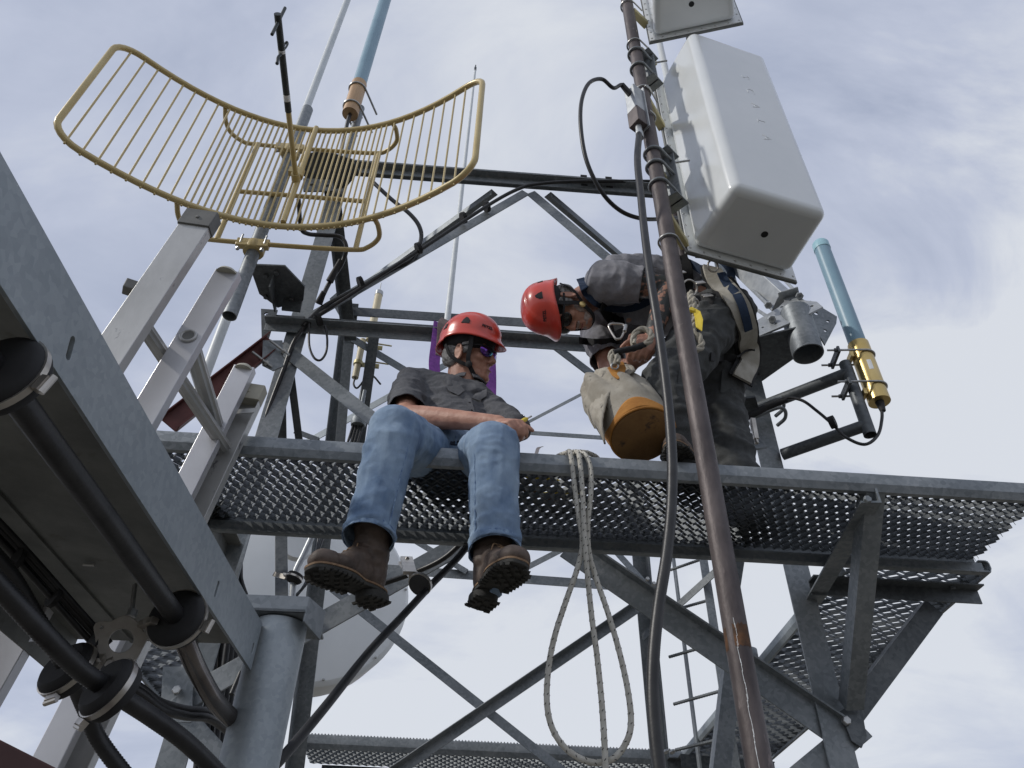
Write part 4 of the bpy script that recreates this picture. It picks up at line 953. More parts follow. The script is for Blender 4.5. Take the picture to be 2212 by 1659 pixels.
# saddles and u-bolts from flange to pipe
for (par, y, zf) in ((p1, 200, None), (p1, 360, None), (p1, 522, None), (p2_, 98, None), (p2_, 14, None)):
    z = max(pz(y), 2.45); PP = P1 if par is p1 else P2
    tgt = PP(0.0, -.01, 0); tgt = V((tgt.x, tgt.y, z)); c = V((PX_, PY_, z)); d = (tgt - c).normalized()
    m = MB(); s0 = c + d * .036; U3 = V((-d.y, d.x, 0))
    m.add([s0 + U3 * .018 + V((0, 0, .015)), s0 - U3 * .018 + V((0, 0, .015)), s0 - U3 * .018 - V((0, 0, .015)), s0 + U3 * .018 - V((0, 0, .015)),
           tgt + U3 * .018 + V((0, 0, .02)), tgt - U3 * .018 + V((0, 0, .02)), tgt - U3 * .018 - V((0, 0, .025)), tgt + U3 * .018 - V((0, 0, .025))],
          [[3, 2, 1, 0], [4, 5, 6, 7], [0, 1, 5, 4], [1, 2, 6, 5], [2, 3, 7, 6], [3, 0, 4, 7]]); m.build('saddle', 'gold_saddle', par, smooth=False, bevel=.004)
    pole_ubolt(y, d, .075, parent=par)
# galvanised pipe-to-pipe brackets
def bracket(ys, par):
    for k, y in enumerate(ys):
        z = pz(y); c = V((PX_, PY_, z)); d = V((.70, .62, 0)).normalized(); s = V((-d.y, d.x, 0))
        m = MB(); ubolt(m, c, (0, 0, 1), d, .037, .09, .0062); m.build('u_bolt', 'galvanised', par)
    z0, z1 = pz(ys[0]) + .05, pz(ys[-1]) - .05
    d = V((.70, .62, 0)).normalized(); s = V((-d.y, d.x, 0)); c = V((PX_, PY_, 0))
    for z in (z0, z1):
        m = MB(); o_ = c + d * .036 + V((0, 0, z))
        m.plate([o_ - s * .055, o_ - s * .015 + d * .0, o_ + s * .015, o_ + s * .055, o_ + s * .055 + d * .08, o_ - s * .055 + d * .08], (0, 0, 1), .007); m.build('bracket_plate', 'galvanised', par, smooth=False)
    m = MB(); o_ = c + d * .075; m.plate([o_ - s * .050 + V((0, 0, z0)), o_ + s * .050 + V((0, 0, z0)), o_ + s * .050 + V((0, 0, z1)), o_ - s * .050 + V((0, 0, z1))], d, .007)
    m.build('bracket_plate', 'galvanised', par, smooth=False)
    m = MB(); m.tube([o_ + V((0, 0, z0 - .04)), o_ + V((0, 0, z0 - .04)) + d * .06 - s * .09], .005, 8); m.build('threaded_rod', 'bolt_steel', par)
bk = thing('pipe_bracket', (PX_, PY_, pz(160)), 'galvanised angle bracket with two U-bolts high on the brown pipe by the upper panel', 'bracket', 'angle brackets on the brown pipe')
bracket((118, 150), bk)
bk2 = thing('pipe_bracket', (PX_, PY_, pz(405)), 'galvanised angle bracket with U-bolts gripping the brown pipe beside the large panel', 'bracket', 'angle brackets on the brown pipe')
bracket((333, 362, 402), bk2)
# a second mast behind (short part seen between pipe and panel)
m = MB(); mq = D(1470, 480, 2.0); m.tube([mq + V((.02, .1, .25)), mq + V((.02, .1, -.28))], .022, 16); tag(m.build('stub_mast', 'brown_pipe'), 'short brown mast piece seen in the gap between the brown pipe and the large panel', 'mast')
# power divider box
zc = pz(258); dv = thing('divider_box', (PX_ - .04, PY_ - .04, pz(300)), 'rust stained metal divider box clamped to the left of the brown pipe', 'junction box')
d = V((-.72, -.45, 0)).normalized(); s = V((-d.y, d.x, 0)); c = V((PX_, PY_, 0)) + d * .038
z0, z1 = pz(292), pz(215)
def boxat(c, d, s, w, dep, z0, z1): return [c - s * w / 2 + V((0, 0, z0)), c + s * w / 2 + V((0, 0, z0)), c + s * w / 2 + d * dep + V((0, 0, z0)), c - s * w / 2 + d * dep + V((0, 0, z0)), c - s * w / 2 + V((0, 0, z1)), c + s * w / 2 + V((0, 0, z1)), c + s * w / 2 + d * dep + V((0, 0, z1)), c - s * w / 2 + d * dep + V((0, 0, z1))]
BF = [[3, 2, 1, 0], [4, 5, 6, 7], [0, 1, 5, 4], [1, 2, 6, 5], [2, 3, 7, 6], [3, 0, 4, 7]]
m = MB(); m.add(boxat(c, d, s, .058, .055, z0, z1), BF); m.build('box_body', 'galvanised_new', dv, smooth=False, bevel=.003)
m = MB(); m.add(boxat(c + d * .002, d, s, .0595, .0545, z0 - .001, z0 + (z1 - z0) * .38), BF); m.build('rust_stain', 'brown_pipe', dv, smooth=False, bevel=.003)
m = MB(); m.add(boxat(c - d * .004, d, s, .074, .006, z0 - .01, z1 + .01), BF); m.build('mount_plate', 'galvanised_new', dv, smooth=False)
for y in (203, 257):
    m = MB(); ubolt(m, (PX_, PY_, pz(y)), (0, 0, 1), d, .036, .02, .004); m.build('u_bolt', 'bolt_steel', dv)
m = MB(); bc_ = c + d * .03; m.lathe(bc_ + V((0, 0, z0)), (0, 0, -1), [(0, .014), (.05, .014), (.051, .017), (.075, .017), (.09, .015)], 16); m.build('connector', 'galvanised_new', dv)
st = bc_ + V((0, 0, z0 - .05))
kk = D(1345, 236, (c + d * .05).y)
m = MB(); k0 = c + d * .055 + V((0, 0, z1 - .05)); cable('loop_cable', [k0, k0 + V((-.032, -.012, .050)), D(1325, 190, 1.65), D(1300, 171, 1.62), D(1272, 180, 1.6), D(1256, 220, 1.6), D(1255, 280, 1.62), D(1268, 350, 1.66), D(1300, 415, 1.72), D(1340, 455, 1.78), D(1385, 472, 1.84), D(1430, 473, 1.92), D(1470, 470, 2.02)], .0085, 'black_cable', 'thin black cable making a big round loop left of the brown pipe', 'cable', None, 0, 12)
m = MB(); m.tube([k0 + V((.006, .002, -.01)), k0 + V((-.032, -.012, .050))], [.014, .012], 10); tag(m.build('connector_boot', 'rubber'), 'black rubber boot where the loop cable enters the divider box', 'connector')
cable('hanging_cable', [st, D(1377, 345, 1.66), D(1384, 420, 1.64), D(1392, 500, 1.62), D(1405, 600, 1.60), D(1421, 700, 1.60), D(1435, 800, 1.60), D(1446, 900, 1.60), D(1452, 1000, 1.60), D(1450, 1100, 1.60), D(1440, 1200, 1.60), D(1424, 1300, 1.60), D(1413, 1400, 1.60), D(1410, 1500, 1.60), D(1417, 1600, 1.60), D(1432, 1720, 1.6)], .0135, 'black_cable', 'thick black ribbed cable hanging in front of the deck beside the brown pipe', 'cable', None, .0005, 16)
# bits of hardware behind the panels
cable('loop_cable', [D(1485, 85, 2.4), D(1482, 70, 2.4), D(1470, 60, 2.4)], .009, 'black_cable', 'short black cable end between the two white panels', 'cable', None, 0, 8)
# ================================================================= RIGHT SIDE MOUNT
YR = 2.62
Lp = D(1690, 980, 2.68); za = Lp.z
A1 = Z(1690, 982, za); A2 = Z(1872, 918, za)
zu = D(1600, 905, 2.68).z; B1 = Z(1600, 905, zu)
VP_ = A2
zv = D(1832, 806, A2.y).z
mt = thing('side_arm_mount', (A1.x, A1.y, za), 'dark galvanised pipe side arm with two rails and an upright, holding the gold based antenna', 'antenna mount')
m = MB(); m.tube([A1, A2], .026, 20); m.build('arm_pipe', 'galvanised_dark', mt)
B2 = V((A2.x, A2.y, zv)); B1 = B2 + (A1 - A2) * 1.18
m = MB(); m.tube([B1, B2], .028, 20); m.build('arm_pipe', 'galvanised_dark', mt)
m = MB(); zt2 = D(1831, 785, A2.y).z; zb2 = D(1882, 940, A2.y).z; m.pipe((A2.x, A2.y, zb2), (A2.x, A2.y, zt2), .026, .004, 24); m.build('upright_pipe', 'galvanised_dark', mt)
# antenna
ad = V((.82, -.10, 0)).normalized()
AX = A2 + ad * .088; AX.z = 0
yA = AX.y
zg0 = D(1893, 868, yA).z; zg1 = D(1852, 745, yA).z; ztop = D(1770, 532, yA).z
an_ = thing('blue_antenna', (AX.x, AX.y, zg0), 'blue tube antenna with a shiny gold base clamped at the far right', 'antenna')
m = MB(); m.lathe((AX.x, AX.y, zg0), (0, 0, 1), [(0, .034), (0, .046), (zg1 - zg0, .046), (zg1 - zg0, .039)], 36); m.build('base_sleeve', 'gold', an_)
m = MB(); m.lathe((AX.x, AX.y, zg1 - .02), (0, 0, 1), [(0, .039), (ztop - zg1, .039)], 32); m.build('radome_tube', 'blue_tube', an_)
m = MB(); m.lathe((AX.x, AX.y, ztop - .03), (0, 0, 1), [(0, .0395), (.001, .0415), (.045, .0415), (.055, .036), (.06, .02)], 32); m.build('end_cap', 'blue_tube_pale', an_)
# sticker
m = MB(); zs = D(1870, 800, yA).z; vs = []; fs = []
for j in (0, 1):
    for i in range(7): a = -1.98 + .42 * i / 6; vs.append((AX.x + .0464 * math.cos(a), AX.y + .0464 * math.sin(a), zs - .03 + .055 * j))
fs = [[i, i + 1, 8 + i, 7 + i] for i in range(6)]; m.add(vs, fs); m.build('sticker', 'dish_white', an_, fix=False)
for y in (772, 838):
    z = D(1870, y, yA).z; m = MB(); ubolt(m, (AX.x, AX.y, z), (0, 0, 1), -ad, .050, .17, .005)
    u = m.build('u_bolt', 'bolt_steel', an_)
    m = MB(); cc = V((A2.x, A2.y, z)) - ad * .034; s = V((-ad.y, ad.x, 0)); m.bar(cc - s * .06, cc + s * .06, .035, .012, (0, 0, 1), ad)
    for sg in (-1, 1): m.lathe(cc + s * .05 * sg - ad * .006, -ad, [(0, .010), (.012, .010)], 6)
    m.build('clamp_bar', 'galvanised_dark', an_, bevel=.002)
for y in (772, 850):
    z = D(1870, y, yA).z; m = MB(); m.bar(V((AX.x, AX.y, z)) - ad * .046, V((AX.x, AX.y, z)) - ad * .062, .03, .05, (0, 0, 1), (0, 1, 0)); m.build('saddle', 'gold', an_, smooth=False, bevel=.002)
g0 = V((AX.x, AX.y, zg0))
m = MB(); m.tube([g0 + V((0, 0, .01)), g0 - V((0, 0, .05))], [.02, .012], 12); m.build('connector_boot', 'rubber', an_)
cable('feed_lead', [g0 - V((0, 0, .03)), D(1905, 905, yA), D(1896, 940, yA), D(1868, 960, yA), D(1828, 945, yA + .02), D(1800, 918, yA + .03), D(1765, 888, yA + .05), D(1730, 864, yA + .08), D(1690, 862, yA + .12), D(1640, 888, yA + .16), D(1580, 915, yA + .2)], .0068, 'black_cable', 'thin black lead hanging in a curve under the gold antenna base', 'cable', None, 0, 10)
m = MB(); m.tube(catmull([D(1700, 864, yA + .10), D(1660, 878, yA + .13), D(1620, 898, yA + .15), D(1570, 918, yA + .18), D(1530, 930, yA + .2)], 6), [.010 + .006 * min(1, k / 5) for k in range(25)], 12)
tag(m.build('taped_joint', 'black_matte'), 'fat black taped cable joint behind the bent man\'s legs', 'cable joint')
m = MB(); m.lathe(D(1798, 912, yA + .02), A2 - A1, [(-.012, .0275), (.012, .0275)], 14); tag(m.build('tape_wrap', 'black_matte'), 'black tape wrap on the lower side arm', 'tape')

# galvanised mount hardware above, behind the bent man's back
hb = thing('mast_mount', D(1700, 700, 2.6), 'bright galvanised mount of drilled plates and threaded rods behind the bent man', 'mount')
def FP(x, y, Y): return D(x, y, Y)
Yh = 2.45
O = D(1640, 725, Yh); Ux = (D(1765, 668, Yh - .1) - O); Uu = Ux.normalized(); Wv = perp(Uu, (0.15, .35, 1))
hl = [circ(.045, .05, .008), circ(.26, .19, .009), circ(.285, .10, .009), circ(.24, .03, .007), circ(.29, .04, .010), circ(.10, .03, .009), circ(.12, .10, .009), circ(.20, .16, .009)]
plate2d('drilled_plate', [(0, -.01), (.16, -.02), (.315, -.01), (.325, .06), (.30, .12), (.30, .235), (.26, .25), (.235, .20), (.19, .17), (.02, .13), (-.01, .06)], hl, .008, O, Uu, Wv, 'galvanised_new', hb, .0015)
m = MB(); a = O + Uu * .23 + Wv * .24; m.sweep([(0, 0), (.05, 0), (.05, .007), (0, .007)], a, a + Uu * .09 - Wv * .03, Wv * .4 + V((0, -1, -.3)), Wv); m.build('folded_flange', 'galvanised_new', hb, smooth=False, bevel=.002)
O2 = D(1770, 690, 2.70)
plate2d('drilled_plate', [(-.10, -.16), (.06, -.06), (.10, -.02), (.045, .13), (.0, .10), (-.06, 0)], [circ(0.01, .04, .012), circ(.03, -.03, .010), circ(-.03, -.08, .010)], .008, O2, (1, 0, .5), (-.5, 0, 1), 'galvanised', hb, .001)
zst0 = D(1750, 768, 2.42).z
m = MB(); sp_ = D(1746, 765, 2.42); m.pipe(sp_, V((sp_.x, sp_.y, D(1725, 690, 2.42).z + .05)), .068, .006, 36); m.build('pipe_stub', 'galvanised', hb)
zz_ = D(1690, 750, 2.5).z
m = MB(); m.plate([Z(1640, 728, zz_), Z(1722, 708, zz_), Z(1715, 775, zz_), Z(1640, 828, zz_), Z(1560, 885, zz_), Z(1540, 800, zz_)], (0, 0, 1), .008); m.build('base_plate', 'galvanised_dark', hb, smooth=False)
for (x0, y0, x1, y1, Y0, Y1) in ((1618, 618, 1660, 660, 2.7, 2.42), (1612, 655, 1668, 690, 2.7, 2.42), (1690, 600, 1728, 640, 2.7, 2.40)):
    m = MB(); a, b = D(x0, y0, Y0), D(x1, y1, Y1); P_ = [a.lerp(b, k / 30) for k in range(31)]; m.tube(P_, [.009 if k % 2 else .0075 for k in range(31)], 8); m.lathe(b - (b - a).normalized() * .02, b - a, [(0, .018), (.02, .018)], 6); m.build('threaded_rod', 'galvanised_new', hb, ang=15)
m = MB(); a, b = D(1590, 560, 2.75), D(1692, 655, 2.5); m.bar(a, b, .11, .08, (0, 0, 1), (1, 0, 0)); m.build('square_arm', 'galvanised_new', hb, smooth=False, bevel=.004)
m = MB()
# plates on the leg behind the legs of the bent man
lb = thing('leg_bracket', D(1620, 900, 2.6), 'dark notched bracket plates clamped on the right leg behind the bent man', 'bracket')
zq2 = D(1600, 880, 2.6).z
m = MB(); m.plate([Z(1555, 890, zq2), Z(1600, 862, zq2), Z(1632, 858, zq2), Z(1640, 885, zq2), Z(1600, 900, zq2), Z(1560, 905, zq2)], (0, 0, 1), .01); m.build('notched_plate', 'galvanised_dark', lb, smooth=False)
zq3 = D(1615, 955, 2.6).z
O3 = D(1618, 958, 2.58)
arc = [(-.045 + .034 * math.cos(t), -.012 + .034 * math.sin(t)) for t in [-.9 + 2.2 * k / 10 for k in range(11)]]
plate2d('notched_plate', [(-.06, .06), (.0, .075), (.055, .06), (.06, -.04), (-.01, -.06), (-.03, -.048)] + arc, [circ(.02, .02, .008)], .008, O3, (1, 0, .1), (0, .5, 1), 'galvanised', lb, .001)
m = MB(); m.bar(D(1625, 905, 2.5), D(1633, 950, 2.5), .022, .022, (1, 0, 0), (0, 1, 0)); m.lathe(D(1632, 946, 2.5), (0, 0, -1), [(0, .01), (.03, .01)], 8); m.build('clamp_block', 'stainless', lb, smooth=False, bevel=.003)
for (x, y) in ((1668, 880), (1672, 900)):
    m = MB(); c = D(x, y, 2.66); m.tube(catmull([c + V((-.09, .0, -.01)), c + V((0, -.05, .01)), c + V((.035, -.045, .005)), c + V((.05, .0, -.005)), c + V((.03, .05, -.01))], 6), .0085, 8); m.build('u_bolt', 'galvanised', lb)
# ================================================================= PEOPLE
surf('skin', (0.36, 0.17, 0.115), (0.50, 0.27, 0.19), 22, 0.55, 0, 0.25, 160, c3=(0.40, 0.15, 0.10), c3pos=0.6, c3scale=18)
surf('skin_tattoo', (0.30, 0.15, 0.10), (0.42, 0.22, 0.16), 22, 0.55, 0, 0.25, 160, c3=(0.028, 0.032, 0.032), c3pos=0.43, c3scale=22)
surf('denim', (0.095, 0.16, 0.27), (0.32, 0.42, 0.54), 7, 0.9, 0, 0.6, 420, detail=14, lo=.30, hi=.72, stretch=(1.6, 1.6, .9))
surf('denim_seam', (0.06, 0.11, 0.22), (0.26, 0.36, 0.48), 60, 0.9)
surf('shirt_charcoal', (0.075, 0.077, 0.085), (0.105, 0.107, 0.116), 90, 0.92, 0, 0.4, 500)
surf('shirt_grey', (0.22, 0.22, 0.245), (0.27, 0.27, 0.295), 60, 0.92, 0, 0.4, 500)
surf('navy_cloth', (0.018, 0.024, 0.045), None, rough=0.9)
surf('trousers_dark', (0.044, 0.047, 0.048), (0.068, 0.072, 0.073), 30, 0.85, 0, 0.4, 400, c3=(0.06, 0.065, 0.065), c3pos=.6, c3scale=6)
surf('boot_leather', (0.045, 0.03, 0.022), (0.11, 0.078, 0.06), 16, 0.62, 0, 0.5, 60, c3=(0.16, 0.125, 0.10), c3pos=0.60, c3scale=22)
surf('boot_sole', (0.022, 0.022, 0.020), (0.045, 0.043, 0.038), 30, 0.85, 0, 0.4, 90)
surf('welt', (0.16, 0.09, 0.045), (0.24, 0.15, 0.08), 80, 0.7)
surf('helmet_red', (0.56, 0.045, 0.028), (0.62, 0.06, 0.035), 6, 0.30, 0, 0.03, 40, coat=0.4, c3=(0.42, 0.07, 0.05), c3pos=0.66, c3scale=14)
surf('hair_grey', (0.10, 0.095, 0.09), (0.36, 0.35, 0.34), 90, 0.8, 0, 0.9, 260, stretch=(1, 1, .4))
surf('beard_grey', (0.30, 0.22, 0.19), (0.46, 0.40, 0.37), 120, 0.8, 0, 0.8, 260)
surf('strap_black', (0.010, 0.010, 0.011), (0.018, 0.018, 0.02), 60, 0.8)
surf('lens_mirror', (0.03, 0.20, 0.26), (0.14, 0.05, 0.30), 9, 0.10, 0.9, lo=.42, hi=.62)
surf('lens_dark', (0.012, 0.012, 0.012), None, rough=0.1)
surf('lips', (0.30, 0.11, 0.09), None, rough=0.5)
surf('navy_web', (0.009, 0.024, 0.058), (0.015, 0.036, 0.08), 70, 0.75, 0, 0.3, 300)
surf('pad_beige', (0.33, 0.31, 0.26), (0.45, 0.43, 0.38), 20, 0.85, 0, 0.3, 200)
surf('yellow_tag', (0.70, 0.52, 0.03), (0.78, 0.60, 0.06), 12, 0.45)
surf('canvas', (0.27, 0.245, 0.20), (0.44, 0.41, 0.35), 9, 0.92, 0, 0.5, 350, c3=(0.13, 0.12, 0.105), c3pos=0.58, c3scale=13, detail=10)
surf('suede_orange', (0.36, 0.15, 0.03), (0.50, 0.23, 0.05), 9, 0.9, 0, 0.4, 150)
surf('leather_base', (0.18, 0.092, 0.030), (0.29, 0.155, 0.055), 7, 0.75, 0, 0.4, 120, c3=(0.07, 0.045, 0.03), c3pos=0.6, c3scale=9)

def capsule(m, p0, r0, p1, r1, n=14):
    p0 = V(p0); p1 = V(p1); L = (p1 - p0).length; ax = (p1 - p0).normalized() if L > 1e-6 else V((0, 0, 1))
    pr_ = [(-r0 * math.cos(t), r0 * math.sin(t)) for t in (.15, .5, .9, 1.25)] + [(0, r0), (L, r1)] + [(L + r1 * math.sin(t), r1 * math.cos(t)) for t in (.35, .7, 1.05, 1.42)]
    m.lathe(p0, ax, pr_, n)
def chain(m, pts):
    for (a, ra), (b, rb) in zip(pts, pts[1:]): capsule(m, a, ra, b, rb)
def ellip(m, c, r, M=None): m.ball(c, tuple(r), 20, 14, M)
def loft(m, rings, n=22):
    "rings: (centre, half width vector, half depth vector)"
    vs = []
    for c, a, b in rings:
        c = V(c); a = V(a); b = V(b); vs += [c + a * math.cos(2 * PI * k / n) + b * math.sin(2 * PI * k / n) for k in range(n)]
    fs = []
    for i in range(len(rings) - 1):
        for k in range(n): q = (k + 1) % n; fs.append([i * n + k, i * n + q, (i + 1) * n + q, (i + 1) * n + k])
    fs += [list(range(n))[::-1], [(len(rings) - 1) * n + k for k in range(n)]]
    m.add(vs, fs)
def blob(name, m, voxel, sm, mat, parent=None, disp=None, cuts=(), thick=0.0, loc=None):
    me = bpy.data.meshes.new(name); me.from_pydata([tuple(p) for p in m.v], [], m.f)
    bm = bmesh.new(); bm.from_mesh(me); bmesh.ops.recalc_face_normals(bm, faces=bm.faces); bm.to_mesh(me); bm.free()
    o = bpy.data.objects.new(name, me); C.objects.link(o)
    r = o.modifiers.new('r', 'REMESH'); r.mode = 'VOXEL'; r.voxel_size = voxel; r.use_smooth_shade = True
    s = o.modifiers.new('s', 'SMOOTH'); s.factor = .5; s.iterations = sm
    me2 = bpy.data.meshes.new_from_object(o.evaluated_get(bpy.context.evaluated_depsgraph_get()))
    bpy.data.objects.remove(o); me2.name = name
    if disp or cuts:
        bm = bmesh.new(); bm.from_mesh(me2)
        if disp:
            bm.normal_update(); mv = [(v, v.normal.copy(), disp(v.co)) for v in bm.verts]
            for v, nn, d in mv: v.co += nn * d
        for (cp, cn, cr) in cuts:
            cp = V(cp); cn = V(cn).normalized()
            kill = [f for f in bm.faces if (f.calc_center_median() - cp).dot(cn) > 0 and (f.calc_center_median() - cp).length < cr]
            bmesh.ops.delete(bm, geom=kill, context='FACES')
            for e_ in bm.edges:
                if e_.is_boundary:
                    for v in e_.verts:
                        if (v.co - cp).length < cr + .03: v.co -= cn * (v.co - cp).dot(cn) * .9
        bm.to_mesh(me2); bm.free()
    c = wloc(parent) if parent else V(loc or (0, 0, 0))
    me2.transform(Matrix.Translation(-c))
    o = bpy.data.objects.new(name, me2); C.objects.link(o)
    o.location = V((0, 0, 0)) if parent else c
    if parent: o.parent = parent
    me2.materials.clear(); me2.materials.append(MAT[mat]); me2.polygons.foreach_set('use_smooth', [True] * len(me2.polygons))
    if thick:
        sd_ = o.modifiers.new('t', 'SOLIDIFY'); sd_.thickness = thick; sd_.offset = -1
    return o
def fr(O, fwd, up, s=1.0):
    f = V(fwd).normalized(); u = V(up); u = (u - f * u.dot(f)).normalized(); r = f.cross(u)
    M = Matrix((r, f, u)).transposed()
    return V(O), M, s
def T(F, p): return F[0] + F[1] @ (V(p) * F[2])
def head_prims(m, F, neck=None, nr=.052):
    s = F[2]
    def E(c, r): ellip(m, T(F, c), [x * s for x in r], F[1])
    def K(a, ra, b, rb): capsule(m, T(F, a), ra * s, T(F, b), rb * s)
    E((0, -.012, .03), (.074, .094, .085)); E((0, .034, -.03), (.058, .055, .088)); E((0, .038, -.085), (.050, .046, .034))
    K((-.05, .0, -.06), .02, (-.018, .072, -.098), .016); K((.05, .0, -.06), .02, (.018, .072, -.098), .016)
    E((0, .080, -.100), (.018, .014, .016))
    K((0, .088, .006), .008, (0, .109, -.034), .0125); E((.012, .096, -.040), (.009, .010, .008)); E((-.012, .096, -.040), (.009, .010, .008))
    K((-.036, .076, .022), .012, (.036, .076, .022), .012)
    E((.036, .064, -.024), (.022, .022, .02)); E((-.036, .064, -.024), (.022, .022, .02))
    K((-.016, .086, -.066), .0065, (.016, .086, -.066), .0065); K((-.014, .084, -.078), .007, (.014, .084, -.078), .007)
    for sx in (-1, 1):
        ring_ = [T(F, (sx * (.080 + .006 * math.cos(t)), -.006 + .017 * math.cos(t), -.012 + .030 * math.sin(t))) for t in [k * PI / 5 for k in range(10)]]
        for a, b in zip(ring_, ring_[1:] + ring_[:1]): capsule(m, a, .0055 * s, b, .0055 * s, 8)
        E((sx * .076, -.004, -.012), (.006, .014, .026))
    if neck: capsule(m, T(F, (0, -.022, -.05)), nr * s * 1.02, neck, nr * s * 1.12)
def helmet(F, parent, textside=1):
    cx, cy, cz = 0, -.004, .030
    def sp(th, ph, add=0.0):
        # th azimuth (0 = right, pi/2 = front); ph 0 top .. 1 edge
        front = max(0, math.sin(th)); side = abs(math.cos(th)); back = max(0, -math.sin(th))
        zE = -.004 + .026 * side ** 2 * (1 if math.sin(th) > -.5 else .6) - .008 * back ** 2 + .000 * front
        zt_ = .138; a = ph * PI / 2
        rx, ry = .100, .128
        z = zE + (zt_ - zE) * math.cos(a) ** .86
        rr = math.sin(a) ** .80
        x = rx * rr * math.cos(th); y = ry * rr * math.sin(th)
        ridge = .0045 * (1 / (1 + math.exp((abs(x) - .050 + .012 * ph) * 900))) * (1 if ph < .78 else max(0, 1 - (ph - .78) / .08))
        fl = max(0, (ph - .86) / .14) ** 2 * (.006 + .020 * front ** 2 + .004 * back)
        n = V((x / rx ** 2, y / ry ** 2, (z - zE) / zt_ ** 2 + .0001)).normalized()
        p = V((cx + x, cy + y, cz + z)) + n * (ridge + add)
        p += V((math.cos(th), math.sin(th), -.25)) * fl
        return T(F, p)
    NT, NP = 96, 40; m = MB(); vs = [sp(0, 0)]; fs = []
    for j in range(1, NP + 1): vs += [sp(2 * PI * i / NT, j / NP) for i in range(NT)]
    fs += [[0, 1 + i, 1 + (i + 1) % NT] for i in range(NT)]
    for j in range(NP - 1):
        for i in range(NT): q = (i + 1) % NT; a = 1 + j * NT; fs.append([a + i, a + NT + i, a + NT + q, a + q])
    m.add(vs, fs); o = m.build('helmet', 'helmet_red', parent, ang=70); sdm = o.modifiers.new('t', 'SOLIDIFY'); sdm.thickness = .004 * F[2]; sdm.offset = 1
    # dark foam liner
    m = MB(); ellip(m, T(F, (0, -.006, .055)), [.090 * F[2], .112 * F[2], .072 * F[2]], F[1]); ln = m.build('liner', 'strap_black', o)
    def onp(th0, ph0, pts, mat, name, add=.0065):
        mm = MB(); vs = [sp(th0 + a, ph0 + b, add) for a, b in pts] + [sp(th0 + a, ph0 + b, add - .004) for a, b in pts]; n = len(pts)
        ce = sum((v for v in vs[:n]), V((0, 0, 0))) / n
        vs.append(sp(th0 + sum(a for a, b in pts) / n, ph0 + sum(b for a, b in pts) / n, add + .001))
        fs = [[2 * n, i, (i + 1) % n] for i in range(n)] + [[i, n + i, n + (i + 1) % n, (i + 1) % n] for i in range(n)]
        mm.add(vs, fs); return mm.build(name, mat, o, ang=30)
    for th in (.20, PI - .20):
        s_ = 1 if th < 1 else -1
        onp(th, .70, [(-.14 * s_, .07), (.13 * s_, .08), (.15 * s_, .0), (.07 * s_, -.09), (-.01 * s_, -.11), (-.09 * s_, -.02)], 'strap_black', 'vent')
    for th in (-.62, PI + .62):
        s_ = 1 if th > -1 and th < 1 else -1
        onp(th, .72, [(-.09, .05), (.09, .05), (.06, -.06), (-.05, -.06)], 'strap_black', 'vent')
    # maker's word near the front edge
    for th in (PI / 2 - .62, PI / 2 + .62):
        cu = bpy.data.curves.new('lettering', 'FONT'); cu.body = 'PETZL'; cu.size = .017 * F[2]; cu.extrude = .0004; cu.align_x = 'CENTER'; cu.offset = .0006
        to = bpy.data.objects.new('lettering', cu); C.objects.link(to)
        me = bpy.data.meshes.new_from_object(to.evaluated_get(bpy.context.evaluated_depsgraph_get())); bpy.data.objects.remove(to)
        p = sp(th, .80, .0065); px1 = sp(th + .05, .80, .0065); pz1 = sp(th, .70, .0065)
        X = (px1 - p).normalized(); Yv = (pz1 - p).normalized(); Yv = (Yv - X * Yv.dot(X)).normalized(); Nn = X.cross(Yv)
        me.transform(Matrix((X, Yv, Nn)).transposed().to_4x4()); me.materials.clear(); me.materials.append(MAT['strap_black'])
        lo = bpy.data.objects.new('lettering', me); C.objects.link(lo); lo.parent = o; lo.location = p - wloc(o)
    return o
def strap(name, F, pts, w, mat, parent, side=None, sub=5):
    m = MB(); P = catmull([T(F, p) for p in pts], sub)
    sides = []
    cen = T(F, (0, .02, -.03))
    for i in range(len(P)):
        t = (P[min(i + 1, len(P) - 1)] - P[max(i - 1, 0)]).normalized(); n = (P[i] - cen).normalized(); sides.append(t.cross(n) if t.cross(n).length > .01 else V((0, 0, 1)))
    m.strip(P, w, .003, sides); return m.build(name, mat, parent)

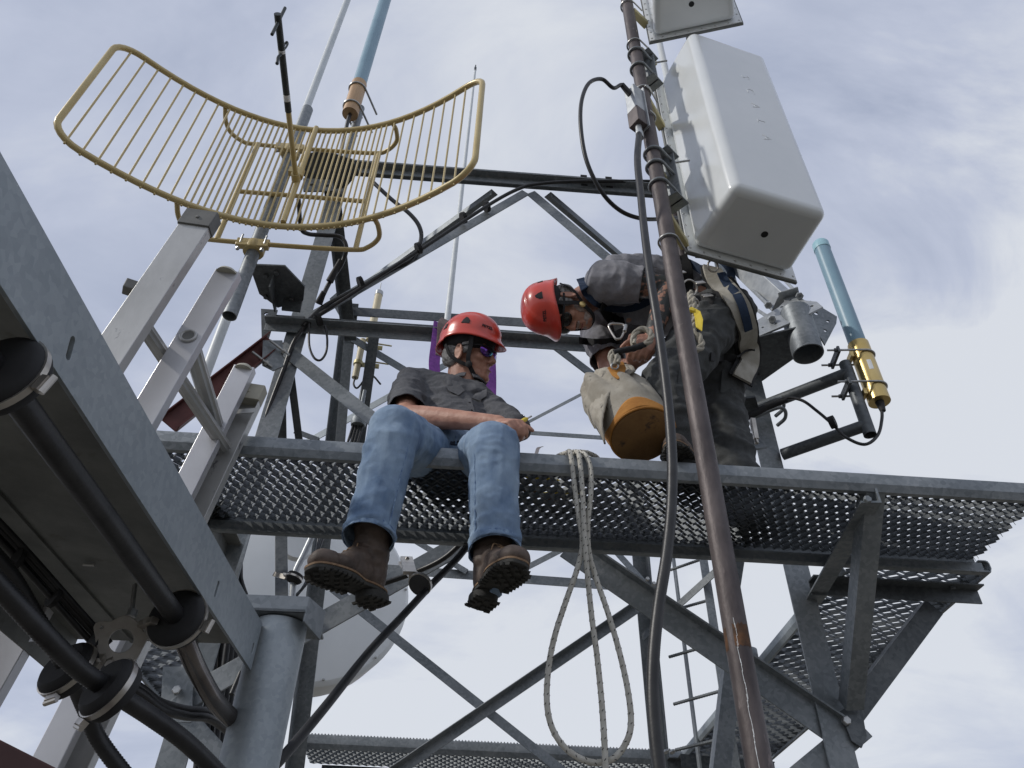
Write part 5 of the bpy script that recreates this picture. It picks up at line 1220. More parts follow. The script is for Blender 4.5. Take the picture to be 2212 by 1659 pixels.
def finger(m, p, d, curl, L, r, nrm):
    "three bent segments; d = direction, curl = radians per joint about the palm side (nrm = palm normal)"
    d = V(d).normalized(); n = V(nrm).normalized(); ax = d.cross(n).normalized(); pts = [(V(p), r)]; cur = d
    for k, f in enumerate((.44, .31, .25)):
        cur = Matrix.Rotation(curl[k], 3, ax) @ cur; pts.append((pts[-1][0] + cur * L * f, r * (.93 - .08 * k)))
    chain(m, pts)
def hand(m, w, d, palm, s=1.0, curls=None, thumb=1, tc=(.3, .5)):
    "w wrist, d direction wrist->knuckles, palm = normal out of the palm, thumb = +1/-1 side"
    w = V(w); d = V(d).normalized(); n = (V(palm) - d * V(palm).dot(d)).normalized(); sd_ = d.cross(n) * thumb
    curls = curls or [(.5, .6, .4)] * 4
    kn = [w + d * .088 * s + sd_ * (.030 - .0195 * i) * s - n * .002 for i in range(4)]
    loft(m, [(w - d * .01 * s, sd_ * .026 * s, n * .018 * s), (w + d * .02 * s, sd_ * .029 * s, n * .017 * s), (w + d * .055 * s, sd_ * .038 * s, n * .0155 * s), (w + d * .09 * s, sd_ * .040 * s, n * .012 * s)], 16)
    for i, (L, r) in enumerate(((.072, .0088), (.080, .0090), (.075, .0086), (.060, .0078))):
        finger(m, kn[i], d + sd_ * (.10 - .07 * i), curls[i], L * s, r * s, n)
    t0 = w + d * .028 * s + sd_ * .026 * s; td = (d * .75 + sd_ * .75 + n * .2).normalized()
    t1 = t0 + td * .038 * s; td2 = (td + n * tc[0] + d * .35).normalized(); t2 = t1 + td2 * .032 * s; t3 = t2 + (td2 + n * tc[1] + d * .2).normalized() * .024 * s
    chain(m, [(t0, .015 * s), (t1, .0115 * s), (t2, .0102 * s), (t3, .0085 * s)])

def fold(p, sx, sy, sz, seed=0):
    v = noise.noise(V((p.x * sx + seed, p.y * sy, p.z * sz))); return (1 - abs(v) * 2.2)
def smooth01(a, b, x): t = max(0, min(1, (x - a) / (b - a))); return t * t * (3 - 2 * t)

# ------------------------------------------------------------- boots
def boot(parent, heel, toedir, up, s, shaft_top):
    f = V(toedir).normalized(); F = (V(heel),) + fr(heel, f, up, s)[1:]
    # local: x right, y toe, z up, origin under the heel centre
    b = MB()
    def E(c, r): ellip(b, T(F, c), [x * s for x in r], F[1])
    def K(a, ra, c, rc): capsule(b, T(F, a), ra * s, T(F, c), rc * s, 18)
    E((0, .005, .062), (.040, .048, .050)); E((0, .07, .062), (.041, .07, .045)); E((0, .155, .052), (.050, .065, .036)); E((-.002, .205, .048), (.047, .052, .036))
    K((0, .13, .06), .036, (0, .045, .115), .043); K((0, .0, .06), .04, (0, .0, .13), .048)
    st = V(shaft_top); capsule(b, T(F, (0, .012, .12)), .054 * s, st, .058 * s, 18)
    def dsp(p): 
        q = F[1].transposed() @ (p - F[0]); z = smooth01(.05, .12, q.z / s)
        return .0035 * z * fold(p, 14, 14, 38, 3) + .0010 * noise.noise(p * 60)
    up_ = blob('boot_upper', b, .0045, 3, 'boot_leather', parent, dsp); up_.name = 'boot'
    # sole outline
    def outline(k=1.0, y0=-.05, y1=.262):
        o = []
        for i in range(60):
            t = 2 * PI * i / 60; y = math.sin(t); yy = (y0 + y1) / 2 + (y1 - y0) / 2 * y
            w_ = .040 + .014 * smooth01(.05, .17, yy) - .006 * math.exp(-((yy - .075) / .03) ** 2)
            x = w_ * math.copysign(abs(math.cos(t)) ** .62, math.cos(t)) * k; o.append((x, yy))
        return o
    def slab(o, z0, z1, mat, name, grow=0, bev=0):
        m = MB(); n = len(o); vs = [T(F, (x, y, z0)) for x, y in o] + [T(F, (x * (1 + grow), y, z1)) for x, y in o]
        m.add(vs, [list(range(n))[::-1], [n + i for i in range(n)]] + [[i, (i + 1) % n, n + (i + 1) % n, n + i] for i in range(n)]); return m.build(name, mat, up_, ang=40, bevel=bev)
    slab(outline(1.06), .022, .028, 'welt', 'welt'); slab(outline(1.03), .010, .022, 'boot_sole', 'sole', 0, .002)
    hl = [(x, y) for x, y in outline(1.0, -.048, .058)]; slab(hl, -.014, .010, 'boot_sole', 'heel_block', .02, .002)
    lg = MB()
    def lug(x, y, a, bb, rot=0, z0=.003, z1=.011):
        c, s2 = math.cos(rot), math.sin(rot); P = [(x + c * u - s2 * v, y + s2 * u + c * v) for u, v in ((-a, -bb), (a, -bb), (a, bb), (-a, bb))]
        vs = [T(F, (p[0], p[1], z1)) for p in P] + [T(F, (x + (p[0] - x) * .82, y + (p[1] - y) * .82, z0)) for p in P]
        lg.add(vs, [[3, 2, 1, 0], [4, 5, 6, 7], [0, 1, 5, 4], [1, 2, 6, 5], [2, 3, 7, 6], [3, 0, 4, 7]])
    for k in range(9):
        y = .085 + .0185 * k; w_ = .046 + .010 * smooth01(.05, .17, y) - (.012 if k == 8 else 0)
        for sg in (-1, 1): lug(sg * (w_ - .010), y, .011, .0062, sg * .25)
    for (x, y) in ((0, .115), (-.018, .135), (.018, .135), (0, .155), (-.02, .175), (.02, .175), (0, .195), (-.017, .215), (.017, .215), (0, .237), (-.026, .243), (.026, .243)): lug(x, y, .0078, .0072, .8)
    for k in range(4):
        for sg in (-1, 1): lug(sg * .030, -.03 + .024 * k, .011, .0062, sg * .2, -.019, -.013)
    for (x, y) in ((0, -.03), (-.008, -.005), (.010, .012), (-.004, .035)): lug(x, y, .0065, .0065, .5, -.019, -.013)
    lg.build('tread', 'boot_sole', up_, smooth=False)
    m = MB()
    for k in range(5):
        y = .115 - .018 * k; z = .098 + .013 * k
        m.tube(catmull([T(F, (-.030, y - .004, z - .010)), T(F, (0, y + .012, z + .013)), T(F, (.030, y - .004, z - .010))], 5), .0023 * s, 6)
    m.tube(catmull([T(F, (.0, .07, .145)), T(F, (.025, .085, .14)), T(F, (.03, .09, .10)), T(F, (.022, .088, .075))], 5), .0022 * s, 6)
    m.tube(catmull([T(F, (.0, .07, .145)), T(F, (-.02, .09, .14)), T(F, (-.016, .095, .11))], 5), .0022 * s, 6)
    m.build('lace', 'welt', up_)
    return up_, T(F, (0, .0, .12))

# ------------------------------------------------------------- seated man
HS = .92
P1c = V((D(985, 965, 2.22).x, 2.22, 1.545))
K1 = D(853, 925, 1.80); K2 = D(1066, 958, 1.80)
A1_ = D(795, 1165, 1.80); A2_ = D(1069, 1192, 1.80)
H1 = P1c + V((-.085, 0, .01)); H2 = P1c + V((.085, 0, .01))
nb = D(1002, 830, 2.30); S1 = D(884, 828, 2.34); S2 = D(1072, 900, 2.26)
hd1 = D(1014, 768, 2.28)
F1h = fr(hd1, (.87, -.40, -.20), (.02, -.42, 1), HS * 1.10)
EL1 = D(876, 898, 2.14); WR1 = D(1078, 914, 1.96)
HN1 = D(1112, 918, 1.90)
EL2 = D(1120, 930, 2.16)
m = MB()
head_prims(m, F1h, nb + V((0, .02, -.02)), .060)
chest = D(975, 885, 2.34); belly = D(985, 930, 2.30)
loft(m, [(nb + V((0, .01, -.03)), V((.08, 0, -.02)), V((0, .06, 0))), (nb.lerp(chest, .5), V((.145, -.02, -.04)), V((0, .09, .02))), (chest, V((.15, 0, -.02)), V((0, .105, 0))), (belly, V((.15, 0, 0)), V((0, .11, 0))), (P1c + V((0, .02, .03)), V((.15, 0, 0)), V((0, .10, 0))), (P1c - V((0, 0, .06)), V((.12, 0, 0)), V((0, .08, 0)))])
chain(m, [(S1, .052), (S1.lerp(EL1, .5), .048), (EL1, .040), (EL1.lerp(WR1, .3), .040), (WR1, .026)])
chain(m, [(S2, .050), (EL2, .038), (D(1118, 930, 2.0), .026)])
for H, K, A in ((H1, K1, A1_), (H2, K2, A2_)): chain(m, [(H, .075), (K, .052), (K.lerp(A, .35), .050), (K.lerp(A, .8), .036)])
hd = (D(1112, 915, 1.88) - WR1).normalized()
hand(m, WR1, (D(1116, 912, 1.90) - WR1), V((.15, .55, -.75)), .88, [(.65, .75, .5), (.75, .8, .5), (.85, .8, .5), (.9, .8, .5)], 1, (.4, .4))
person1 = blob('person', m, .0045, 4, 'skin', None, lambda p: .0007 * noise.noise(p * 70), loc=(P1c.x, P1c.y, 1.42))
tag(person1, 'seated man in red helmet, sunglasses, charcoal polo and blue jeans, legs dangling', 'person', 'tower workers')
# polo shirt
m = MB()
loft(m, [(nb + V((0, .012, -.005)), V((.068, 0, -.015)), V((0, .058, 0))), (nb.lerp(chest, .22), V((.125, -.01, -.035)), V((0, .085, .0))), (nb.lerp(chest, .5), V((.165, -.02, -.05)), V((0, .105, .02))), (chest, V((.172, 0, -.02)), V((0, .125, 0))), (belly, V((.172, 0, 0)), V((0, .135, 0))), (P1c + V((0, .01, .08)), V((.165, 0, 0)), V((0, .13, 0)))])
chain(m, [(nb + V((-.03, .01, -.03)), .060), (S1 + V((.01, 0, -.005)), .068), (S1.lerp(EL1, .55), .070), (EL1 + (EL1 - S1) * .02, .066)])
chain(m, [(nb + V((.04, .01, -.04)), .055), (S2, .066), (S2.lerp(EL2, .8), .060)])
cutd = (EL1 - S1).normalized()
def d_sh(p): return .009 * fold(p, 8, 8, 14, 5) + .004 * fold(p, 20, 16, 30, 9) - .006
shirt1 = blob('polo_shirt', m, .006, 5, 'shirt_charcoal', person1, d_sh, [(S1.lerp(EL1, .88), cutd, .11)], .003)
# collar and placket
m = MB()
cz_ = nb + V((0, .0, .012))
cr_ = [cz_ + V((.066 * math.cos(t) + .012, .058 * math.sin(t), .018 * math.sin(t) + .008)) for t in [-1.25 + 2 * PI * .93 * k / 24 for k in range(25)]]
m.strip(cr_, .034, .004, [V((math.cos(t) * .5, math.sin(t) * .5, -1)) for t in [-1.25 + 2 * PI * .93 * k / 24 for k in range(25)]]); 
m.build('collar', 'shirt_charcoal', shirt1)
bv1 = bvh_of([shirt1])
def patch_on(bv, pts, mat, name, par, Y, off=.003, th=.0025):
    P = [onto(bv, x, y, off, Y)[0] for x, y in pts]; c = sum(P, V((0, 0, 0))) / len(P); vs = P + [c]; n = len(P); vw = c.normalized()
    vs += [p + vw * th for p in vs]; fs = [[i, (i + 1) % n, n] for i in range(n)] + [[n + 1 + (i + 1) % n, n + 1 + i, 2 * n + 1] for i in range(n)] + [[i, n + 1 + i, n + 1 + (i + 1) % n, (i + 1) % n] for i in range(n)]
    m = MB(); m.add(vs, fs); return m.build(name, mat, par)
patch_on(bv1, [(957, 816), (985, 826), (1003, 846), (990, 856), (968, 846)], 'shirt_charcoal', 'collar_point', shirt1, 2.2, .006)
patch_on(bv1, [(1050, 842), (1026, 850), (1018, 862), (1034, 868), (1052, 858)], 'shirt_charcoal', 'collar_point', shirt1, 2.2, .006)
m = MB(); m.strip([onto(bv1, x, y, .0025, 2.15)[0] for x, y in ((1012, 862), (1014, 873), (1017, 884), (1020, 896))], .020, .002, (1, 0, 0)); m.build('placket', 'shirt_charcoal', shirt1)
for x, y in ((1014, 872), (1018, 888)):
    m = MB(); p_, n_ = onto(bv1, x, y, .004, 2.15); m.lathe(p_, (n_ or V((0, -1, -.3))), [(0, .0045), (.002, .0035)], 10); m.build('button', 'strap_black', shirt1)
m = MB(); m.strip(catmull([D(940, 940, 2.12), D(985, 952, 2.10), D(1035, 945, 2.11)], 5), .05, .004, (0, .3, 1)); m.build('undershirt', 'navy_cloth', shirt1)
# jeans
m = MB()
loft(m, [(P1c + V((0, .01, .105)), V((.155, 0, 0)), V((0, .115, 0))), (P1c + V((0, .01, .03)), V((.172, 0, 0)), V((0, .13, 0))), (P1c - V((0, 0, .05)), V((.165, 0, 0)), V((0, .12, 0))), (P1c - V((0, 0, .085)), V((.13, 0, 0)), V((0, .09, 0)))])
for H, K, A in ((H1, K1, A1_), (H2, K2, A2_)):
    dn_ = (A - K).normalized()
    chain(m, [(H, .094), (H.lerp(K, .5), .089), (K + V((0, .01, -.005)), .079), (K.lerp(A, .18), .074), (K.lerp(A, .5), .071), (A, .0665), (A + dn_ * .05, .067)])
def d_j(p):
    zz = smooth01(1.12, .98, p.z); kn = math.exp(-((p.z - 1.32) / .08) ** 2)
    hipf = smooth01(1.95, 2.1, p.y)
    v = .0045 * fold(p, 9, 9, 11, 1) + .0085 * zz * fold(p, 8, 8, 24, 2) + .005 * kn * fold(p, 10, 10, 11, 4) + .0016 * fold(p, 30, 30, 40, 8) + .006 * hipf * fold(p, 18, 12, 12, 6)
    return v - .004
cj = [(A + (A - K).normalized() * (.0), (A - K).normalized() + V((0, -.18, .0)), .12) for K, A in ((K1, A1_), (K2, A2_))]
jeans = blob('jeans', m, .0055, 4, 'denim', person1, d_j, cj, .003)
# seams and hems as stitched bands
for K, A, H in ((K1, A1_, H1), (K2, A2_, H2)):
    dn_ = (A - K).normalized(); U = perp(dn_, (1, 0, 0)); W = dn_.cross(U); m = MB()
    cn = (dn_ + V((0, -.18, 0))).normalized(); c = A - dn_ * .009
    P = []
    for k in range(33):
        t = 2 * PI * k / 32; q = c + (U * math.cos(t) + W * math.sin(t)) * .0682; q -= dn_ * ((q - c).dot(cn) / dn_.dot(cn)); P.append(q)
    m.strip(P, .020, .003, [dn_] * 33); m.build('hem', 'denim_seam', jeans)
    m = MB(); sd_ = 1 if K is K1 else -1
    pts = []
    for t in [k / 14 for k in range(15)]:
        q = K.lerp(A, .12 + .86 * t); pts.append(q + V((sd_ * .055, -.044, .0)) * (1.02 if t < .3 else .97))
    m.tube(pts, .0022, 6); m.build('inseam', 'denim_seam', jeans)
m = MB(); m.tube(catmull([D(985, 942, 2.095), D(985, 955, 2.09), D(984, 966, 2.10)], 4), .003, 6); m.build('fly_seam', 'denim_seam', jeans)
# boots
b1, _ = boot(person1, D(806, 1293, 1.86), (-.58, -.78, -.12), (-.10, .02, 1), .86, A1_.lerp(K1, .22) + V((0, .012, 0)))
b2, _ = boot(person1, D(1042, 1296, 1.83), (.34, -.93, -.06), (.10, .05, 1), .86, A2_.lerp(K2, .22) + V((0, .012, 0)))
h1 = helmet(F1h, person1)
# hair
m = MB()
def E_(m, F, c, r): ellip(m, T(F, c), [x * F[2] for x in r], F[1])
E_(m, F1h, (0, -.045, -.002), (.080, .068, .058)); E_(m, F1h, (.072, .022, .012), (.010, .024, .030)); E_(m, F1h, (-.072, .022, .012), (.010, .024, .030)); E_(m, F1h, (.055, -.05, -.03), (.022, .04, .035))
blob('hair', m, .004, 2, 'hair_grey', person1, lambda p: .002 * noise.noise(p * 120))
# sunglasses
g = thing  # keep helper name local
m = MB()
for sx in (-1, 1):
    m2 = MB(); M_ = F1h[1] @ Matrix.Rotation(-.32 * sx, 3, 'Z'); m2.ball(T(F1h, (sx * .033, .092, .000)), tuple(x * F1h[2] for x in (.034, .011, .024)), 18, 12, M_); 
    if sx == -1: fr_ = None
    le = m2.build('lens', 'lens_mirror', person1)
m.tube(catmull([T(F1h, p) for p in ((.084, -.005, .012), (.076, .05, .014), (.060, .085, .016), (.030, .101, .017), (0, .103, .012), (-.030, .101, .017), (-.060, .085, .016), (-.076, .05, .014), (-.084, -.005, .012))], 5), .0035 * HS, 8)
gl = m.build('sunglasses', 'strap_black', person1)
for c in list(bpy.data.objects):
    if c.name.startswith('lens') and c.parent == person1: c.parent = gl; c.location = c.location - gl.location
def chinstrap(F, parent, sx, buckle='strap_black'):
    strap('chin_strap', F, [(sx * .088, .050, .045), (sx * .084, .047, .005), (sx * .080, .040, -.045), (sx * .066, .048, -.080), (sx * .040, .062, -.112), (0, .066, -.124), (-sx * .04, .062, -.112), (-sx * .068, .044, -.075)], .017 * F[2], 'strap_black', parent)
    strap('chin_strap', F, [(sx * .086, -.065, .020), (sx * .084, -.040, -.025), (sx * .078, .005, -.055), (sx * .072, .040, -.070)], .015 * F[2], 'strap_black', parent)
    m = MB(); c = T(F, (sx * .074, .043, -.066)); n = F[1] @ V((sx, .2, -.1)); m.lathe(c, n, [(0, .014 * F[2]), (.005, .013 * F[2]), (.007, .009 * F[2])], 18); m.build('strap_buckle', buckle, parent)
chinstrap(F1h, person1, 1)
m = MB(); m.tube([T(F1h, p) for p in ((-.018, .0945, -.072), (0, .0965, -.071), (.018, .0945, -.072))], .0022, 6); m.build('mouth', 'lips', person1)
# screwdriver
hp = D(1112, 915, 1.90); sdv = thing('screwdriver', hp, 'small screwdriver with a yellow handle held by the seated man', 'screwdriver')
q0, q1 = D(1116, 917, 1.94), D(1139, 904, 1.95)
m = MB(); m.lathe(q0, q1 - q0, [(0, .005), (.01, .0075), ((q1 - q0).length * .8, .0075), ((q1 - q0).length, .005)], 12); m.build('handle', 'yellow_tag', sdv)
m = MB(); m.tube([q1, q1 + (q1 - q0).normalized() * .02], .003, 8); m.build('shaft', 'stainless', sdv)
# ------------------------------------------------------------- bent man
F2h = fr(D(1216, 668, 2.20), (.06, .02, -1), (-1, -.02, .07), 1.0)
nb2 = D(1272, 632, 2.24)
SN = D(1302, 604, 2.08); EN = D(1446, 622, 2.04); WN = D(1408, 728, 2.04)
SF = D(1296, 716, 2.42); EF = D(1318, 800, 2.36); WF = D(1362, 790, 2.16)
HN = D(1545, 688, 2.12); HF = D(1572, 712, 2.30)
KN = D(1438, 832, 2.06); KF = D(1555, 862, 2.32)
AN = D(1488, 985, 2.10); AF = D(1585, 1000, 2.34)
AN.z = 1.53; AF.z = 1.53
HC = (HN + HF) / 2
m = MB(); head_prims(m, F2h, nb2 + V((.03, 0, .0)), .060)
tor = [(nb2 + V((.0, 0, .0)), .08, .07), (D(1310, 636, 2.25), .17, .105), (D(1370, 640, 2.25), .175, .115), (D(1450, 650, 2.24), .16, .115), (HC + V((-.03, 0, .02)), .15, .12), (HC + V((.06, 0, 0)), .11, .09)]
loft(m, [(c, V((0, a, 0)), V((.25 * b * 0, 0, b))) for c, a, b in tor])
chain(m, [(SN, .060), (SN.lerp(EN, .5), .056), (EN, .044), (EN.lerp(WN, .3), .043), (WN, .029)])
chain(m, [(SF, .058), (EF, .044), (EF.lerp(WF, .3), .043), (WF, .029)])
for H, K, A in ((HN, KN, AN), (HF, KF, AF)): chain(m, [(H, .08), (K, .055), (K.lerp(A, .35), .052), (A.lerp(K, .25), .036)])
hand(m, WN, D(1378, 762, 2.02) - WN, V((-.5, .2, -.8)), .98, [(.5, .9, .6), (.6, 1.0, .6), (.7, 1.0, .6), (.8, 1.0, .6)], -1, (.5, .5))
hand(m, WF, D(1392, 762, 2.08) - WF, V((.0, .5, .8)), .98, [(.5, .9, .6), (.6, 1.0, .6), (.7, 1.0, .6), (.8, 1.0, .6)], 1, (.5, .5))
person2 = blob('person', m, .0048, 4, 'skin', None, lambda p: .0008 * noise.noise(p * 70), loc=((AN.x + AF.x) / 2, 2.2, 1.44))
tag(person2, 'man in red helmet and grey tee bent over a canvas bag, wearing harness', 'person', 'tower workers')
# tattooed upper arm
m = MB(); chain(m, [(SN.lerp(EN, .5), .0585), (EN, .0468), (EN.lerp(WN, .25), .0455), (EN.lerp(WN, .62), .040), (EN.lerp(WN, .88), .033)]); blob('tattoo', m, .005, 3, 'skin_tattoo', person2, lambda p: .0008 * noise.noise(p * 60))
# tee shirt
m = MB()
ts = [(nb2 + V((.02, 0, .0)), .085, .075), (D(1305, 634, 2.25), .185, .115), (D(1370, 636, 2.25), .200, .132), (D(1440, 645, 2.24), .19, .138), (D(1510, 655, 2.23), .18, .135)]
loft(m, [(c, V((0, a, 0)), V((0, 0, b))) for c, a, b in ts])
chain(m, [(nb2 + V((.06, -.03, .0)), .085), (SN + V((.015, .01, 0)), .088), (SN.lerp(EN, .35), .082), (SN.lerp(EN, .62), .074), (SN.lerp(EN, .72), .072)])
chain(m, [(nb2 + V((.06, .05, .0)), .08), (SF, .085), (SF.lerp(EF, .45), .078), (SF.lerp(EF, .8), .068)])
def d_t(p): return .010 * fold(p, 11, 7, 9, 15) + .004 * fold(p, 26, 16, 20, 19) - .004
c1n = (EN - SN).normalized(); c2n = (EF - SF).normalized()
shirt2 = blob('tee_shirt', m, .006, 5, 'shirt_grey', person2, d_t, [(SN.lerp(EN, .60), c1n, .12), (SF.lerp(EF, .75), c2n, .11), (nb2 + V((.012, 0, 0)), V((-1, 0, -.1)), .14)], .003)
m = MB(); U = perp(c1n, (0, 0, 1)); W = c1n.cross(U)
c = SN.lerp(EN, .58)
# trousers
m = MB()
loft(m, [(D(1490, 652, 2.23), V((0, .165, 0)), V((0, 0, .125))), (HC + V((-.03, 0, .02)), V((0, .185, 0)), V((.03, 0, .145))), (HC + V((.05, 0, .0)), V((0, .17, 0)), V((.03, 0, .13))), (HC + V((.11, 0, -.02)), V((0, .12, 0)), V((0, 0, .08)))])
for H, K, A in ((HN, KN, AN), (HF, KF, AF)):
    chain(m, [(H, .118), (H.lerp(K, .5), .104), (K, .088), (K.lerp(A, .3), .084), (A.lerp(K, .15), .084), (A, .088), (A - V((0, 0, .09)), .092)])
def d_p(p): return .013 * fold(p, 8, 6, 13, 21) + .005 * fold(p, 18, 14, 30, 22) - .006
tr = blob('trousers', m, .0065, 4, 'trousers_dark', person2, d_p, [(AN - V((0, 0, .075)), V((0, 0, -1)), .17), (AF - V((0, 0, .075)), V((0, 0, -1)), .17)], .003)
m = MB(); m.tube([K_ + V((0, 0, 0)) for K_ in catmull([HN + V((-.05, -.10, -.03)), HN.lerp(KN, .5) + V((-.01, -.098, 0)), KN + V((.01, -.082, 0)), KN.lerp(AN, .5) + V((.01, -.080, 0)), AN + V((.01, -.080, 0))], 8)], .0028, 6); m.build('side_seam', 'strap_black', tr)
for A in (AN, AF):
    boot(person2, V((A.x + .02, A.y + .03, 1.462)), (-.55, -.8, 0) if A is AN else (-.2, -.95, 0), (0, 0, 1), .86, V((A.x + .02, A.y + .02, 1.60)))
h2_ = helmet(F2h, person2)
m = MB(); E_(m, F2h, (0, -.048, -.004), (.080, .066, .060)); E_(m, F2h, (-.071, .026, .004), (.012, .026, .036)); E_(m, F2h, (.071, .026, .004), (.012, .026, .036)); blob('hair', m, .004, 2, 'hair_grey', person2, lambda p: .002 * noise.noise(p * 120))
m = MB(); E_(m, F2h, (0, .045, -.092), (.050, .046, .031)); E_(m, F2h, (-.050, .030, -.062), (.018, .030, .030)); E_(m, F2h, (.050, .030, -.062), (.018, .030, .030)); E_(m, F2h, (0, .088, -.055), (.026, .012, .007))
blob('beard', m, .004, 3, 'beard_grey', person2, lambda p: .0012 * noise.noise(p * 160))
m = MB(); lens = []
for sx in (-1, 1):
    m2 = MB(); m2.ball(T(F2h, (sx * .034, .092, -.002)), (.033, .011, .024), 18, 12, F2h[1] @ Matrix.Rotation(-.35 * sx, 3, 'Z')); lens.append(m2.build('lens', 'lens_dark', person2))
m.tube(catmull([T(F2h, p) for p in ((.086, -.005, .008), (.080, .05, .010), (.064, .088, .014), (.030, .103, .016), (0, .104, .011), (-.030, .103, .016), (-.064, .088, .014), (-.080, .05, .010), (-.086, -.005, .008))], 5), .0048, 8)
gl2 = m.build('safety_glasses', 'strap_black', person2)
for l in lens: l.parent = gl2; l.location = l.location - gl2.location
chinstrap(F2h, person2, -1, 'gold'); strap('chin_strap', F2h, [(.086, .045, .02), (.080, .04, -.045), (.064, .05, -.08), (.03, .064, -.112), (0, .068, -.124)], .017, 'strap_black', person2)
m = MB(); m.tube([T(F2h, p) for p in ((-.017, .0955, -.072), (0, .0975, -.071), (.017, .0955, -.072))], .0024, 6); m.build('mouth', 'lips', person2)
# harness
bv2 = bvh_of([shirt2, tr])
def web(name, pts, w_, mat, side=None, th=.004, par=None, lift=0):
    m = MB(); hp_ = []
    for (x_, y_, Y_) in zip(*[iter([c for q in catmull([V((a, b, 0)) for a, b, c_ in pts], 5) for c in (q.x, q.y, 0)])] * 3):
        k = min(range(len(pts)), key=lambda i: (pts[i][0] - x_) ** 2 + (pts[i][1] - y_) ** 2); hp_.append(onto(bv2, x_, y_, .004 + th / 2 + lift, pts[k][2])[0])
    P = [(hp_[max(i - 1, 0)] + hp_[i] * 2 + hp_[min(i + 1, len(hp_) - 1)]) / 4 for i in range(len(hp_))]; view = [(-q).normalized() for q in P]; sides = []
    for i in range(len(P)):
        t = (P[min(i + 1, len(P) - 1)] - P[max(i - 1, 0)]).normalized(); sides.append(t.cross(V((.0, -.75, -.65))) if side is None else side)
    m.strip(P, w_, th, sides); return m.build(name, mat, par or person2)
hr = web('harness_strap', [(1253, 600, 2.13), (1266, 628, 2.06), (1290, 651, 2.02), (1325, 664, 2.0), (1370, 662, 2.0), (1420, 640, 1.99), (1470, 615, 1.97)], .034, 'navy_web'); hr.name = 'harness'
web('strap', [(1300, 650, 2.09), (1330, 690, 2.10), (1360, 720, 2.12), (1420, 720, 2.10)], .07, 'strap_black', par=hr)
web('strap', [(1250, 735, 2.28), (1300, 742, 2.24), (1350, 735, 2.18), (1420, 725, 2.1)], .03, 'strap_black', par=hr)
web('strap', [(1440, 555, 2.06), (1490, 572, 2.0), (1530, 596, 1.98), (1552, 620, 1.98)], .034, 'navy_web', par=hr)
web('strap', [(1500, 548, 2.06), (1550, 556, 2.02), (1580, 590, 2.0), (1560, 620, 1.99), (1520, 600, 1.98)], .035, 'navy_web', par=hr)
web('strap', [(1450, 600, 1.99), (1500, 640, 1.98), (1545, 650, 1.98)], .05, 'strap_black', par=hr)
web('strap', [(1470, 550, 2.05), (1485, 600, 1.98), (1475, 660, 1.97)], .05, 'strap_black', par=hr)
pp = [(1535, 590, 2.03), (1564, 628, 2.02), (1592, 680, 2.02), (1609, 735, 2.04), (1606, 785, 2.06), (1592, 826, 2.09)]
web('pad_trim', [(x + 1, y, Y + .008) for x, y, Y in pp], .108, 'strap_black', th=.008, par=hr, lift=.008)
web('pad', pp, .078, 'pad_beige', th=.014, par=hr, lift=.016)
web('strap', [(1556, 604, 1.995), (1583, 660, 1.99), (1598, 712, 2.0)], .034, 'navy_web', par=hr, lift=.034)
web('pad_seam', [(1575, 778, 2.04), (1628, 756, 2.03)], .008, 'strap_black', par=hr, lift=.034)
web('strap', [(1530, 770, 2.08), (1570, 775, 2.04), (1600, 775, 2.04)], .03, 'strap_black', par=hr)
for k, (cx_, cy_, Y_, rr) in enumerate(((1490, 622, 1.955, .032), (1540, 575, 1.97, .024), (1500, 655, 1.955, .018))):
    m = MB(); c = D(cx_, cy_, Y_); ring(m, c, (.3, -.8, -.5), rr, .0042); m.build('d_ring', 'stainless', hr)
for (x, y) in ((1512, 612), (1470, 590), (1528, 640)):
    m = MB(); c = D(x, y, 1.96); m.bar(c - V((.02, 0, 0)), c + V((.02, .0, .01)), .03, .006, (0, .5, 1), (0, 1, -.3)); m.build('buckle', 'stainless', hr, bevel=.003)
for pts_ in ([(1465, 800), (1500, 806), (1498, 862), (1462, 855)], [(1560, 800), (1592, 800), (1588, 850), (1556, 850)]):
    patch_on(bv2, pts_, 'trousers_dark', 'pocket', tr, 2.1, .005, .004)
# carabiner
ct = thing('carabiner', D(1330, 700, 2.0), 'steel triangular carabiner hanging from the bent man\'s chest harness', 'carabiner')
m = MB(); cp = [D(1315, 702, 2.0), D(1342, 700, 2.0), D(1348, 704, 2.0), D(1350, 711, 2.0), D(1342, 729, 2.0), D(1335, 732, 2.0), D(1328, 729, 2.0)]; m.tube(catmull(cp, 6, True), .0042, 10, closed=True); m.build('carabiner_body', 'stainless', ct)
m = MB(); m.tube([D(1349, 716, 1.998), D(1352, 703, 1.998)], .0075, 10); m.build('lock_sleeve', 'bolt_steel', ct)

# braided rope helper
surf('rope_white', (0.50, 0.48, 0.42), (0.62, 0.60, 0.54), 40, 0.9, 0, 0.8, 500)
surf('rope_fleck', (0.03, 0.03, 0.03), None, rough=.9)
def twisted(name, pts, r, mat, parent=None, turns=70, strands=3):
    P = catmull(pts, 14); m = MB(); L = len(P); acc = 0; offs = [[] for _ in range(strands)]; U = None
    for i in range(L):
        t = (P[min(i + 1, L - 1)] - P[max(i - 1, 0)]).normalized(); U = perp(t, U if U is not None else (.3, .2, 1)); W = t.cross(U)
        if i: acc += (P[i] - P[i - 1]).length
        for s_ in range(strands):
            a = acc * turns + 2 * PI * s_ / strands; offs[s_].append(P[i] + (U * math.cos(a) + W * math.sin(a)) * r * .48)
    for o_ in offs: m.tube(o_, r * .62, 7)
    return m.build(name, mat, parent, ang=80)
surf('rope_old', (0.36, 0.33, 0.27), (0.50, 0.47, 0.40), 30, 0.95, 0, 0.8, 400)
